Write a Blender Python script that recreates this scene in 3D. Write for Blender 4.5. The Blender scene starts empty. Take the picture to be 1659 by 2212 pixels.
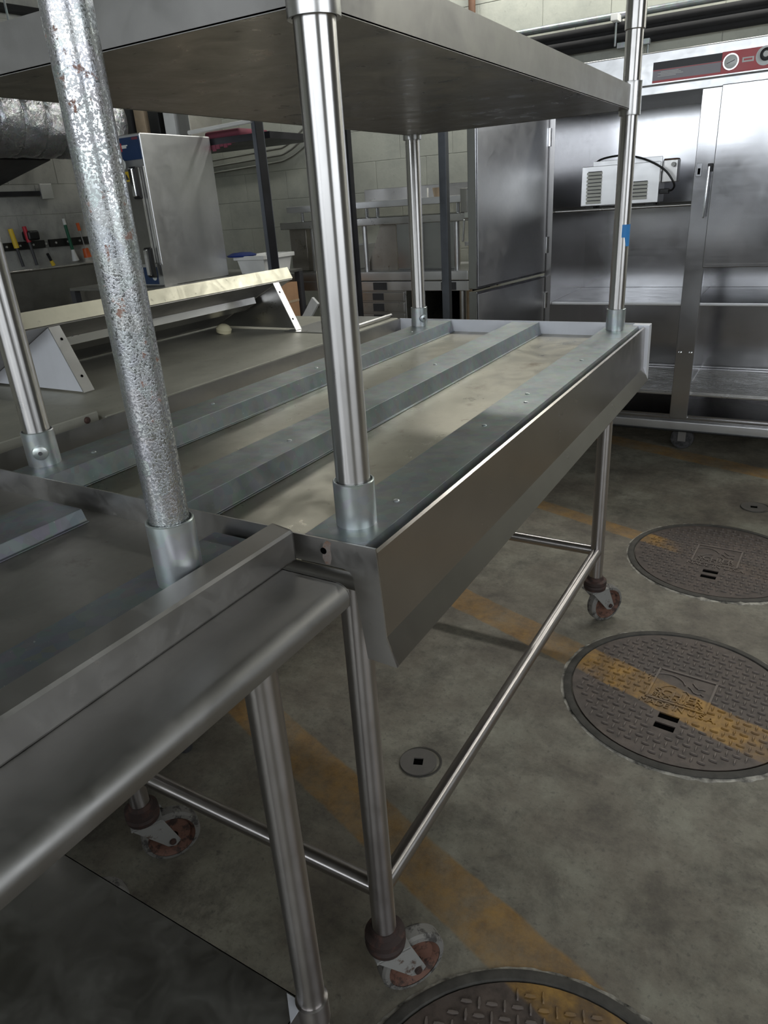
import bpy, bmesh, math, random
from mathutils import Matrix, Vector
random.seed(7)
PI = math.pi
scene = bpy.context.scene
COL = scene.collection

# ------------------------------------------------------------------ camera
def rmul(A, B): return [[sum(A[i][k] * B[k][j] for k in range(3)) for j in range(3)] for i in range(3)]
def cam_rows(yaw, pitch, roll):
    c, s = math.cos, math.sin
    Rz = [[c(yaw), s(yaw), 0], [-s(yaw), c(yaw), 0], [0, 0, 1]]
    A = [[1, 0, 0], [0, 0, -1], [0, 1, 0]]
    Rp = [[1, 0, 0], [0, c(pitch), -s(pitch)], [0, s(pitch), c(pitch)]]
    Rr = [[c(roll), -s(roll), 0], [s(roll), c(roll), 0], [0, 0, 1]]
    return rmul(Rr, rmul(Rp, rmul(A, Rz)))
R = cam_rows(.543, .410, -.0674)
cam_d = bpy.data.cameras.new('camera'); cam = bpy.data.objects.new('camera', cam_d); COL.objects.link(cam)
cam.matrix_world = Matrix([[R[0][0], -R[1][0], -R[2][0], 0], [R[0][1], -R[1][1], -R[2][1], 0],
                           [R[0][2], -R[1][2], -R[2][2], 1.315], [0, 0, 0, 1]])
cam_d.sensor_fit = 'AUTO'; cam_d.sensor_width = 36; cam_d.lens = 1525 / 2212 * 36
cam_d.clip_start = .02; cam_d.clip_end = 100
scene.camera = cam

# ------------------------------------------------------------------ world, lights, exposure
wd = bpy.data.worlds.new('world'); scene.world = wd; wd.use_nodes = True
wd.node_tree.nodes['Background'].inputs[0].default_value = (.75, .88, 1, 1)
wd.node_tree.nodes['Background'].inputs[1].default_value = 1.0
def area(name, loc, direction, sx, sy, power, col=(1, 1, 1)):
    d = bpy.data.lights.new(name, 'AREA'); d.shape = 'RECTANGLE'; d.size = sx; d.size_y = sy; d.energy = power; d.color = col
    o = bpy.data.objects.new(name, d); COL.objects.link(o); o.location = loc
    o.rotation_euler = Vector(direction).to_track_quat('-Z', 'Y').to_euler()
    return o
# daylight in the high band of windows behind the camera
area('window_daylight', (.0, -3.93, 2.4), (0, 1, -.05), 6.4, 1.4, 110, (.93, .97, 1))
area('side_fill_light', (3.43, -.2, 2.2), (-1, 0, -.05), 3.0, 1.6, 45, (.95, .98, 1))  # added light, brightens the room and puts streaks on the legs
scene.view_settings.view_transform = 'Standard'; scene.view_settings.look = 'None'
scene.view_settings.exposure = 0.0; scene.view_settings.gamma = 1; scene.view_settings.use_curve_mapping = False

# ------------------------------------------------------------------ mesh builder
class MB:
    def __init__(s, M=None): s.v = []; s.f = []; s.M = M
    def add(s, vs, fs):
        b = len(s.v); s.v += [tuple(v) for v in vs]; s.f += [tuple(b + i for i in f) for f in fs]; return s
    def box(s, x0, x1, y0, y1, z0, z1):
        return s.add([(x, y, z) for z in (z0, z1) for y in (y0, y1) for x in (x0, x1)],
                     [(0, 2, 3, 1), (4, 5, 7, 6), (0, 1, 5, 4), (2, 6, 7, 3), (0, 4, 6, 2), (1, 3, 7, 5)])
    def obox(s, c, ax, ay, az, hx, hy, hz):
        c, ax, ay, az = Vector(c), Vector(ax).normalized(), Vector(ay).normalized(), Vector(az).normalized()
        return s.add([c + ax * hx * i + ay * hy * j + az * hz * k for k in (-1, 1) for j in (-1, 1) for i in (-1, 1)],
                     [(0, 2, 3, 1), (4, 5, 7, 6), (0, 1, 5, 4), (2, 6, 7, 3), (0, 4, 6, 2), (1, 3, 7, 5)])
    def bar(s, p0, p1, w, h, up=(0, 0, 1)):
        p0, p1 = Vector(p0), Vector(p1); d = (p1 - p0); a = d.normalized(); u = Vector(up); u = (u - a * u.dot(a)).normalized()
        return s.obox((p0 + p1) / 2, a, a.cross(u), u, d.length / 2, w / 2, h / 2)
    def frame(s, d):
        d = Vector(d).normalized(); u = Vector((0, 0, 1)) if abs(d.z) < .9 else Vector((1, 0, 0))
        a = d.cross(u).normalized(); return d, a, d.cross(a)
    def lathe(s, o, d, prof, seg=24, cap=True):
        d, a, b = s.frame(d); o = Vector(o); vs = []; fs = []; n = len(prof)
        for r, h in prof:
            for i in range(seg):
                t = 2 * PI * i / seg; vs.append(o + d * h + (a * math.cos(t) + b * math.sin(t)) * r)
        for k in range(n - 1):
            for i in range(seg):
                j = (i + 1) % seg; fs.append((k * seg + i, k * seg + j, (k + 1) * seg + j, (k + 1) * seg + i))
        if cap:
            if prof[0][0] > 1e-6: fs.append(tuple(range(seg - 1, -1, -1)))
            if prof[-1][0] > 1e-6: fs.append(tuple((n - 1) * seg + i for i in range(seg)))
        return s.add(vs, fs)
    def tube(s, p0, p1, r, r1=None, seg=24):
        p0, p1 = Vector(p0), Vector(p1); return s.lathe(p0, p1 - p0, [(r, 0), (r if r1 is None else r1, (p1 - p0).length)], seg)
    def path(s, pts, r, seg=10):
        pts = [Vector(p) for p in pts]; vs = []; fs = []; n = len(pts); u = None
        for k, p in enumerate(pts):
            d = (pts[min(k + 1, n - 1)] - pts[max(k - 1, 0)]).normalized()
            if u is None: u = s.frame(d)[1]
            u = (u - d * u.dot(d)).normalized(); w = d.cross(u)
            for i in range(seg):
                t = 2 * PI * i / seg; vs.append(p + (u * math.cos(t) + w * math.sin(t)) * r)
        for k in range(n - 1):
            for i in range(seg):
                j = (i + 1) % seg; fs.append((k * seg + i, k * seg + j, (k + 1) * seg + j, (k + 1) * seg + i))
        fs.append(tuple(range(seg - 1, -1, -1))); fs.append(tuple((n - 1) * seg + i for i in range(seg)))
        return s.add(vs, fs)
    def prism(s, prof, o, u, v, w, L):
        """closed polygon prof in the (u, v) plane, pushed L along w"""
        o, u, v, w = Vector(o), Vector(u), Vector(v), Vector(w); n = len(prof)
        vs = [o + u * a + v * b + w * t for t in (0, L) for a, b in prof]
        return s.add(vs, [tuple(range(n - 1, -1, -1)), tuple(range(n, 2 * n))] +
                     [(i, (i + 1) % n, n + (i + 1) % n, n + i) for i in range(n)])
    def sheet(s, line, th, o, u, v, w, L):
        """open polyline given a thickness, pushed L along w (bent sheet metal)"""
        n = len(line); off = []
        for i in range(n):
            a = Vector(line[max(i - 1, 0)]); b = Vector(line[min(i + 1, n - 1)]); p = Vector(line[i])
            if 0 < i < n - 1:
                d0 = (p - a).normalized(); d1 = (b - p).normalized(); m = Vector((-(d0.y + d1.y), d0.x + d1.x)).normalized()
                k = th / max(.35, m.dot(Vector((-d0.y, d0.x))))
            else:
                d = (b - a).normalized(); m = Vector((-d.y, d.x)); k = th
            off.append(p + m * k)
        o, u, v, w = Vector(o), Vector(u), Vector(v), Vector(w); vs = []; fs = []
        for t in (0, L):
            vs += [o + u * p[0] + v * p[1] + w * t for p in line] + [o + u * p[0] + v * p[1] + w * t for p in off]
        for i in range(n - 1):
            A, B = i, i + 1; C, D = n + i + 1, n + i; T = 2 * n
            fs += [(A, B, T + B, T + A), (D, T + D, T + C, C), (A, D, C, B), (T + A, T + B, T + C, T + D)]
        fs += [(0, 2 * n, 3 * n, n), (n - 1, 2 * n - 1, 4 * n - 1, 3 * n - 1)]
        return s.add(vs, fs)
    def build(s, name, mat, parent=None, bevel=0, seg=2, angle=32, kind=None):
        me = bpy.data.meshes.new(name); M = s.M
        me.from_pydata([tuple(M @ Vector(v)) for v in s.v] if M else s.v, [], s.f); me.update()
        bm = bmesh.new(); bm.from_mesh(me); bmesh.ops.recalc_face_normals(bm, faces=bm.faces)
        if bevel:
            es = [e for e in bm.edges if len(e.link_faces) == 2 and e.calc_face_angle(0) > math.radians(30)]
            bmesh.ops.bevel(bm, geom=es, offset=bevel, segments=seg, profile=.5, affect='EDGES', clamp_overlap=True)
        bm.to_mesh(me); bm.free()
        for p in me.polygons: p.use_smooth = True
        me.set_sharp_from_angle(angle=math.radians(angle))
        o = bpy.data.objects.new(name, me); COL.objects.link(o)
        if mat: me.materials.append(MATS[mat])
        if parent is not None:
            o.parent = parent; o.matrix_parent_inverse = EMAT.get(parent.name, Matrix.Identity(4)).inverted()
        if bevel: o.modifiers.new('weighted_normal', 'WEIGHTED_NORMAL').keep_sharp = True
        if kind: o['kind'] = kind
        return o
EMAT = {}
def thing(name, label, cat, loc=(0, 0, 0), group=None):
    o = bpy.data.objects.new(name, None); COL.objects.link(o); o.location = loc; o.empty_display_size = .05
    EMAT[o.name] = Matrix.Translation(loc); o['label'] = label; o['category'] = cat
    if group: o['group'] = group
    return o
def tag(o, label, cat, group=None):
    o['label'] = label; o['category'] = cat
    if group: o['group'] = group
    return o

# ------------------------------------------------------------------ materials
MATS = {}
class NT:
    def __init__(s, name):
        s.m = bpy.data.materials.new(name); s.m.use_nodes = True; s.t = s.m.node_tree; s.b = s.t.nodes['Principled BSDF']; MATS[name] = s.m
        s.tc = s.n('ShaderNodeTexCoord')
    def n(s, ty, **kw):
        nd = s.t.nodes.new(ty)
        for k, v in kw.items(): setattr(nd, k, v)
        return nd
    def l(s, a, b): s.t.links.new(a, b)
    def co(s, scale=(1, 1, 1), out='Object'):
        m = s.n('ShaderNodeMapping'); m.inputs['Scale'].default_value = scale; s.l(s.tc.outputs[out], m.inputs[0]); return m.outputs[0]
    def noise(s, scale, detail=4, rough=.55, stretch=(1, 1, 1), dist=0):
        nd = s.n('ShaderNodeTexNoise'); nd.inputs['Scale'].default_value = scale; nd.inputs['Detail'].default_value = detail
        nd.inputs['Roughness'].default_value = rough; nd.inputs['Distortion'].default_value = dist; s.l(s.co(stretch), nd.inputs['Vector']); return nd.outputs['Fac']
    def ramp(s, fac, stops):
        r = s.n('ShaderNodeValToRGB'); e = r.color_ramp.elements
        while len(e) < len(stops): e.new(.5)
        for i, (p, c) in enumerate(stops):
            e[i].position = p; e[i].color = (*c, 1) if len(c) == 3 else c
        s.l(fac, r.inputs[0]); return r.outputs[0]
    def mix(s, fac, a, b, mode='MIX'):
        m = s.n('ShaderNodeMix', data_type='RGBA', blend_type=mode)
        for i, x in ((0, fac), (6, a), (7, b)):
            if hasattr(x, 'node'): s.l(x, m.inputs[i])
            elif i == 0: m.inputs[0].default_value = x
            else: m.inputs[i].default_value = (*x, 1)
        return m.outputs[2]
    def math(s, op, a, b=None, clamp=False):
        m = s.n('ShaderNodeMath', operation=op, use_clamp=clamp)
        for i, x in ((0, a), (1, b)):
            if x is None: continue
            if hasattr(x, 'node'): s.l(x, m.inputs[i])
            else: m.inputs[i].default_value = x
        return m.outputs[0]
    def mr(s, x, a, b, c, d):
        m = s.n('ShaderNodeMapRange'); s.l(x, m.inputs[0])
        for i, q in enumerate((a, b, c, d)): m.inputs[1 + i].default_value = q
        return m.outputs[0]
    def bump(s, h, strength=.3, dist=.002):
        b = s.n('ShaderNodeBump'); b.inputs['Strength'].default_value = strength; b.inputs['Distance'].default_value = dist
        s.l(h, b.inputs['Height']); s.l(b.outputs[0], s.b.inputs['Normal'])
    def set(s, **kw):
        for k, v in kw.items():
            i = s.b.inputs[k.replace('_', ' ')]
            if hasattr(v, 'node'): s.l(v, i)
            else: i.default_value = (*v, 1) if isinstance(v, tuple) else v
        return s
def plain(name, col, rough=.5, metal=0, var=.12, vs=8, bump=0):
    m = NT(name); n = m.noise(vs, 5, .6)
    c0 = tuple(max(0, c * (1 - var * 2)) for c in col); c1 = tuple(min(1, c * (1 + var)) for c in col)
    m.set(Base_Color=m.ramp(n, [(.3, c0), (.65, c1)]), Roughness=m.mr(n, .3, .7, rough * .9, min(1, rough * 1.15)), Metallic=metal)
    if bump: m.bump(m.noise(vs * 12, 3), bump, .001)
    return m
def steel(name, base, rough, grain='y', smudge=.25, dirt=None, var=.10, gs=55, bump=.0, aniso=None):
    """brushed stainless: grain streaks along one axis, cloudy smudges, optional brown dirt"""
    m = NT(name); st = {'x': (.03, 1, 1), 'y': (1, .03, 1), 'z': (1, 1, .03)}[grain]
    g = m.noise(gs, 3, .6, st); c = m.noise(4.5, 5, .6); c2 = m.noise(14, 4, .65, dist=.6)
    col = m.ramp(c, [(.28, tuple(x * (1 - var * 1.6) for x in base)), (.7, tuple(min(1, x * (1 + var)) for x in base))])
    col = m.mix(m.mr(g, .3, .7, 0, .06), col, tuple(x * .55 for x in base))
    r = m.math('ADD', m.mr(c2, .3, .7, rough * (1 - smudge), rough * (1 + smudge)), m.mr(g, .3, .7, -.012, .015))
    metal = 1.0
    if dirt:
        d = m.mr(m.noise(6, 8, .68, dist=.25), dirt, dirt + .16, 0, .8); sp = m.mr(m.noise(60, 3, .6), .64, .74, 0, .5)
        d = m.math('MAXIMUM', d, m.math('MULTIPLY', sp, m.mr(c2, .45, .6, 0, 1)))
        col = m.mix(d, col, (.11, .075, .045)); r = m.math('ADD', r, m.math('MULTIPLY', d, .25)); metal = m.math('SUBTRACT', .55 if 'matte' in name else 1.0, m.math('MULTIPLY', d, .5))
    m.set(Base_Color=col, Roughness=r, Metallic=metal)
    if bump: m.bump(g, bump, .0006)
    if aniso:   # tubes polished round and round: reflections stretch along the tube
        tg = m.n('ShaderNodeTangent', direction_type='RADIAL', axis=aniso); m.l(tg.outputs[0], m.b.inputs['Tangent'])
        m.set(Anisotropic=.85, Anisotropic_Rotation=AROT)
    return m
AROT = 0.25
steel('stainless', (.58, .57, .56), .30, smudge=.12, var=.05)
steel('stainless_panel', (.42, .39, .37), .24, smudge=.15, var=.06)
steel('stainless_worn', (.47, .455, .44), .40, dirt=.66)
steel('stainless_dull', (.37, .36, .35), .46, smudge=.2)
steel('stainless_sheet', (.345, .325, .27), .34, dirt=.62, smudge=.25)
steel('stainless_matte', (.44, .43, .37), .52, smudge=.15, dirt=.70); MATS['stainless_matte'].node_tree.nodes['Principled BSDF'].inputs['Specular IOR Level'].default_value = .5
steel('stainless_dirty', (.40, .385, .36), .46, dirt=.60)
steel('stainless_shelf', (.42, .39, .35), .36, dirt=.64, smudge=.35)
steel('stainless_tube', (.66, .64, .63), .30, 'z', smudge=.1, var=.03, gs=60, bump=0, aniso='Z')
for ax in 'XYZ': steel('stainless_leg' + ('' if ax == 'Z' else '_' + ax.lower()), (.52, .49, .48), .32, 'z', smudge=.12, var=.05, gs=60, bump=0, aniso=ax)
steel('stainless_cabinet', (.47, .47, .49), .17, 'x', smudge=.12, var=.03, gs=70, bump=.015)
steel('stainless_bright', (.78, .78, .79), .36, 'x', smudge=.12, var=.05)
steel('stainless_inner', (.36, .35, .35), .22, 'x', smudge=.12, var=.03, bump=.015)
steel('stainless_grey', (.36, .355, .33), .5, 'y', smudge=.2)
steel('chrome', (.8, .8, .82), .08, 'z', smudge=.1, var=.03, bump=0)
steel('aluminium_white_lit', (.74, .75, .80), .45, 'z', smudge=.12, var=.05); MATS['aluminium_white_lit'].node_tree.nodes['Principled BSDF'].inputs['Metallic'].default_value = .35  # pale metal; reflected sky brightness of the near bracket is in this colour
steel('cream_steel', (.70, .675, .56), .5, 'y', smudge=.2, dirt=.68)

def galv(name, base, pits=0, rough=.42):
    m = NT(name)
    v = m.n('ShaderNodeTexVoronoi'); v.inputs['Scale'].default_value = 70; m.l(m.co(), v.inputs['Vector'])
    n = m.noise(9, 5, .6); sp = m.noise(160, 3, .65)
    col = m.ramp(n, [(.3, tuple(x * .74 for x in base)), (.7, tuple(min(1, x * 1.1) for x in base))])
    col = m.mix(.10, col, v.outputs['Color'], 'SOFT_LIGHT')
    col = m.mix(m.mr(sp, .68, .76, 0, .5), col, (.75, .77, .76))
    r = m.mr(m.noise(22, 4, .6), .3, .7, rough * .8, rough * 1.2); me = .85
    if pits:
        p = m.mr(m.noise(420, 3, .7, dist=.3), .47, .55, 0, 1)
        zone = m.mr(m.noise(7, 3, .6), .35, .62, .45, 1); p = m.math('MULTIPLY', p, zone)
        col = m.mix(p, col, (.24, .24, .25)); r = m.math('ADD', m.math('MULTIPLY', p, .38), r)
        rust = m.mr(m.noise(55, 6, .72), .61, .65, 0, .85)
        col = m.mix(rust, col, (.26, .115, .07)); r = m.math('ADD', r, m.math('MULTIPLY', rust, .4))
        me = m.math('SUBTRACT', .95, m.math('MULTIPLY', rust, .85))
        m.bump(m.math('ADD', p, rust), .35, .0004)
    m.set(Base_Color=col, Roughness=r, Metallic=me); return m
galv('galvanized', (.30, .33, .335)); galv('galvanized_dark', (.28, .30, .32), rough=.5); galv('galvanized_pitted', (.72, .74, .75), 1, .20)
galv('zinc_socket', (.62, .66, .67), rough=.34)
md = galv('duct_foil', (.50, .51, .53), rough=.30); md.bump(md.noise(26, 4, .6, dist=1.2), .55, .012)

plain('black_steel', (.018, .018, .022), .42, .3, .2); plain('black_plastic', (.012, .012, .012), .4); plain('shade_black', (.003, .003, .003), 1).set(Specular_IOR_Level=0.0)  # last one: shade inside holes and under the table, put into colour
plain('dark_grey', (.06, .06, .065), .5); plain('angle_grey', (.13, .14, .16), .42, .4)
plain('louver_white', (.74, .74, .68), .4, .1, .04); plain('white_plastic', (.74, .74, .72), .45, 0, .05); plain('cream_plastic', (.72, .66, .45), .5, 0, .05)
plain('cardboard', (.46, .27, .15), .8, 0, .1); plain('paper_label', (.72, .66, .60), .8, 0, .05); plain('print_blue', (.20, .24, .32), .8)
plain('blue_panel', (.018, .045, .12), .35, 0, .08); plain('blue_tape', (.04, .25, .62), .6, 0, .05); plain('blue_lid', (.015, .04, .22), .4)
plain('red_panel', (.55, .06, .07), .35, 0, .06); plain('grey_panel', (.30, .28, .31), .35, 0, .06); plain('dial_face', (.70, .72, .70), .3, 0, .03)
plain('pink_fabric', (.20, .05, .075), .85); plain('yellow_plastic', (.72, .50, .04), .5, 0, .05); plain('green_plastic', (.01, .12, .06), .4)
plain('orange_plastic', (.70, .13, .03), .45, 0, .06); plain('red_plastic', (.50, .02, .04), .4)
plain('ceiling_paint', (.30, .31, .27), .85, 0, .08, 3); plain('iron_frame', (.075, .07, .062), .75, .2, .25, 25, .4)
plain('broken_concrete', (.36, .34, .30), .95, 0, .48, 30, .6); plain('cap_grey', (.115, .105, .095), .6, 0, .1, 20, .1)
plain('wall_mortar', (.40, .41, .36), .9); plain('brown_pipe', (.14, .07, .04), .6); plain('black_foam', (.012, .012, .013), .9, 0, .3, 30, .5)
plain('green_note', (.30, .55, .28), .7); plain('wood_pale', (.5, .38, .26), .6)

def rusty_paint(name, a, b, thr):
    m = NT(name); n = m.mr(m.noise(38, 7, .72), thr, thr + .08, 0, 1)
    bc = m.ramp(m.noise(60, 4), [(.3, tuple(x * .6 for x in b)), (.7, b)])
    m.set(Base_Color=m.mix(n, a, bc), Roughness=.7, Metallic=.15); m.bump(m.noise(120, 4), .4, .0008)
rusty_paint('fork_paint', (.30, .295, .28), (.12, .075, .055), .55)
rusty_paint('rust_stain', (.20, .17, .155), (.22, .10, .05), .50)
rusty_paint('caster_rust', (.045, .030, .027), (.095, .050, .040), .5)
rusty_paint('hub_rust', (.17, .085, .060), (.07, .042, .034), .5)
rusty_paint('tyre_grey', (.22, .21, .195), (.085, .078, .074), .5)
rusty_paint('tyre_dark', (.075, .072, .075), (.04, .04, .04), .5)

def block_paint(name, a, b):
    m = NT(name); oi = m.n('ShaderNodeObjectInfo')
    geo = m.n('ShaderNodeNewGeometry'); mp = m.n('ShaderNodeMapping'); m.l(geo.outputs['Position'], mp.inputs[0])
    n = m.n('ShaderNodeTexNoise'); n.inputs['Scale'].default_value = 2.2; n.inputs['Detail'].default_value = 8; n.inputs['Roughness'].default_value = .68; m.l(mp.outputs[0], n.inputs['Vector'])
    f = m.n('ShaderNodeTexNoise'); f.inputs['Scale'].default_value = 45; f.inputs['Detail'].default_value = 5; m.l(mp.outputs[0], f.inputs['Vector'])
    col = m.ramp(n.outputs['Fac'], [(.30, b), (.58, a)])
    col = m.mix(m.mr(oi.outputs['Random'], 0, 1, 0, .12), col, (.30, .31, .29))
    col = m.mix(m.mr(f.outputs['Fac'], .62, .75, 0, .35), col, (.22, .21, .19))
    m.set(Base_Color=col, Roughness=.8); m.bump(f.outputs['Fac'], .35, .003)
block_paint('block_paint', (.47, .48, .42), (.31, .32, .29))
block_paint('block_dimmed', (.13, .13, .125), (.08, .08, .08))  # for unseen walls, darkened so the steel reflects a dimmer room
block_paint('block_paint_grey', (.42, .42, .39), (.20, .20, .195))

STRIPES = [(.69, .82), (1.612, 1.742), (2.55, 2.64), (3.60, 3.74)]
def stripe_mask(m):
    """painted parking stripes: bands of y + .37 x in floor metres, with worn edges"""
    geo = m.n('ShaderNodeNewGeometry'); sep = m.n('ShaderNodeSeparateXYZ'); m.l(geo.outputs['Position'], sep.inputs[0])
    w = m.n('ShaderNodeTexNoise'); w.inputs['Scale'].default_value = 14; w.inputs['Detail'].default_value = 6; m.l(geo.outputs['Position'], w.inputs['Vector'])
    v = m.math('ADD', m.math('ADD', sep.outputs['Y'], m.math('MULTIPLY', sep.outputs['X'], .37)), m.mr(w.outputs['Fac'], .2, .8, -.006, .006))
    tot = None
    for a, b in STRIPES:
        k = m.math('MULTIPLY', m.mr(v, a - .004, a + .004, 0, 1), m.mr(v, b - .004, b + .004, 1, 0))
        tot = k if tot is None else m.math('MAXIMUM', tot, k)
    worn = m.n('ShaderNodeTexNoise'); worn.inputs['Scale'].default_value = 5; worn.inputs['Detail'].default_value = 9; worn.inputs['Roughness'].default_value = .72; m.l(geo.outputs['Position'], worn.inputs['Vector'])
    return tot, worn.outputs['Fac'], geo
m = NT('concrete_floor'); mask, worn, geo = stripe_mask(m)
n1 = m.noise(2.6, 12, .72); n2 = m.noise(6.5, 12, .78, dist=.15); n3 = m.noise(70, 5, .65); n4 = m.noise(19, 10, .8, dist=.1)
col = m.ramp(n1, [(.32, (.100, .084, .067)), (.46, (.180, .160, .125)), (.56, (.225, .212, .168)), (.70, (.34, .322, .262))])
col = m.mix(m.mr(n2, .47, .64, 0, .75), col, (.085, .075, .062)); col = m.mix(m.mr(n2, .30, .44, .5, 0), col, (.30, .30, .235))
col = m.mix(m.mr(n4, .54, .66, 0, .55), col, (.10, .085, .075)); col = m.mix(m.mr(n4, .30, .42, .4, 0), col, (.27, .265, .215))
col = m.mix(m.mr(n3, .57, .68, 0, .5), col, (.07, .062, .055))
paint = m.ramp(n4, [(.35, (.16, .085, .028)), (.62, (.36, .205, .055))])
col = m.mix(m.math('MULTIPLY', mask, m.mr(worn, .36, .62, .92, .30)), col, paint)
m.set(Base_Color=col, Roughness=m.mr(n2, .3, .7, .5, .72)); m.bump(m.math('ADD', m.math('ADD', m.math('MULTIPLY', n2, .5), n4), n3), .35, .004)
for nm, lim in (('cast_iron', None), ('cast_iron_far', -.30), ('cast_iron_raised', None), ('cast_iron_far_raised', -.30)):
    m = NT(nm); mask, worn, geo = stripe_mask(m); n = m.noise(28, 6, .68); n5 = m.noise(7, 6, .7)
    col = m.ramp(n, [(.3, (.042, .032, .028)), (.68, (.115, .088, .074))])
    col = m.mix(m.mr(n5, .5, .66, 0, .6), col, (.050, .044, .042))
    if 'raised' in nm: col = m.mix(.6, col, (.19, .16, .142))     # rubbed tops
    if lim is not None:
        sp = m.n('ShaderNodeSeparateXYZ'); m.l(geo.outputs['Position'], sp.inputs[0]); mask = m.math('MULTIPLY', mask, m.mr(sp.outputs['X'], lim - .03, lim + .03, 1, .06))
    paint = m.ramp(m.noise(34, 5, .65), [(.3, (.18, .095, .022)), (.65, (.38, .215, .045))])
    col = m.mix(m.math('MULTIPLY', mask, m.mr(worn, .40, .62, .95, .15)), col, paint)
    m.set(Base_Color=col, Roughness=.55, Metallic=.2); m.bump(m.noise(160, 4), .35, .0008)
m = NT('window_pane'); m.set(Emission_Color=(.86, .95, .86), Emission_Strength=1.2, Base_Color=(.8, .85, .8), Roughness=.2)
m = NT('lamp_tube'); m.set(Emission_Color=(1, .98, .92), Emission_Strength=4.0, Base_Color=(.9, .9, .9))

# ------------------------------------------------------------------ setting
def struct(name, mb, mat, **kw):
    o = mb.build(name, mat, **kw); o['kind'] = 'structure'; return o
struct('floor', MB().box(-5.2, 3.7, -4.2, 5.2, -.2, 0), 'concrete_floor')
struct('ceiling', MB().box(-5.2, 3.7, -4.2, 5.2, 3.4, 3.5), 'ceiling_paint')
WY, WX = 4.85, -4.9
wall_back = struct('wall_back', MB().box(-5.2, 3.7, WY, WY + .2, 0, 3.4), 'wall_mortar')
wall_left = struct('wall_left', MB().box(WX - .2, WX, -4.2, WY, 0, 3.4), 'wall_mortar')
struct('wall_right', MB().box(3.5, 3.7, -4.2, WY, 0, 1.35).box(3.5, 3.7, -4.2, WY, 3.05, 3.4).box(3.5, 3.7, -4.2, -1.75, 1.35, 3.05).box(3.5, 3.7, 1.35, WY, 1.35, 3.05), 'block_dimmed')  # opening made for the added side light; dark colour dims reflections
struct('wall_front', MB().box(-4.9, 3.5, -4.2, -4.0, 0, 1.65).box(-4.9, 3.5, -4.2, -4.0, 3.15, 3.4).box(-4.9, -3.3, -4.2, -4.0, 1.65, 3.15).box(3.3, 3.5, -4.2, -4.0, 1.65, 3.15), 'block_dimmed')  # dark colour lowers what the cabinet steel reflects
def block_wall(parent, mat, place, n0, n1, r0, r1):
    proto = None
    for r in range(r0, r1):
        for i in range(n0, n1):
            if proto is None:
                proto = place(MB()).build('block', mat, None, .0018, 1)
                o = proto
            else:
                o = proto.copy(); COL.objects.link(o)
            c = (i + (.5 if r % 2 else 0)) * .4
            o.parent = parent; o.location = (c, WY, r * .2 + .1) if parent is wall_back else (WX, c, r * .2 + .1)
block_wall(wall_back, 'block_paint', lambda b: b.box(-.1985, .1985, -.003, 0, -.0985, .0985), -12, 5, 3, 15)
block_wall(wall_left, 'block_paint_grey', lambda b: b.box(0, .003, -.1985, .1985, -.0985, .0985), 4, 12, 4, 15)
wn = struct('window_1', MB().box(WX + .004, WX + .03, 2.3, 4.5, 2.20, 2.24).box(WX + .004, WX + .03, 2.3, 4.5, 2.50, 2.54).box(WX + .004, WX + .03, 2.3, 2.34, 2.24, 2.50).box(WX + .004, WX + .03, 4.46, 4.5, 2.24, 2.50), 'white_plastic')
for q in range(3):
    MB().box(WX + .006, WX + .012, 2.36 + .71 * q, 3.02 + .71 * q, 2.24, 2.50).build('pane', 'window_pane', wn)
    if q: MB().box(WX + .004, WX + .026, 2.33 + .71 * q, 2.36 + .71 * q, 2.24, 2.50).build('mullion', 'white_plastic', wn)
for k, y in enumerate((-1.5, .6, 2.7)):
    t = thing('roof_beam', 'grey steel roof beam under the ceiling', 'beam', (-.8, y, 3.2), 'roof beams')
    MB().box(-4.9, 3.5, y - .07, y + .07, 3.37, 3.4).box(-4.9, 3.5, y - .006, y + .006, 3.2, 3.37).box(-4.9, 3.5, y - .07, y + .07, 3.185, 3.2).build('flange_beam', 'angle_grey', t)
for x, y, p in ((-3.5, 4.5, 5), (-1.75, 4.5, 19), (-.1, 4.5, 30), (1.55, 4.5, 30)):
    t = thing('ceiling_lamp', 'long fluorescent lamp hanging below the ceiling', 'lamp', (x, y, 3.02), 'ceiling lamps')
    MB().box(x - .62, x + .62, y - .09, y + .09, 3.06, 3.11).tube((x - .5, y, 3.11), (x - .5, y, 3.4), .008, seg=8).tube((x + .5, y, 3.11), (x + .5, y, 3.4), .008, seg=8).build('housing', 'white_plastic', t, .004)
    for s in (-.045, .045): MB().tube((x - .6, y + s, 3.035), (x + .6, y + s, 3.035), .016, seg=12).build('tube', 'lamp_tube', t)
    area('lamp_light', (x, y, 3.01), (0, 0, -1), 1.2, .14, p, (1, .99, .93))
cbl = MB().path([(WX + .03, 1.6, 2.72), (WX + .03, 2.8, 2.67), (WX + .03, 3.65, 2.655), (WX + .03, 4.7, 2.70)], .028, 10).build('ceiling_cable', 'black_foam'); tag(cbl, 'thick dark cable strung along the left wall above the duct', 'cable')
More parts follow.
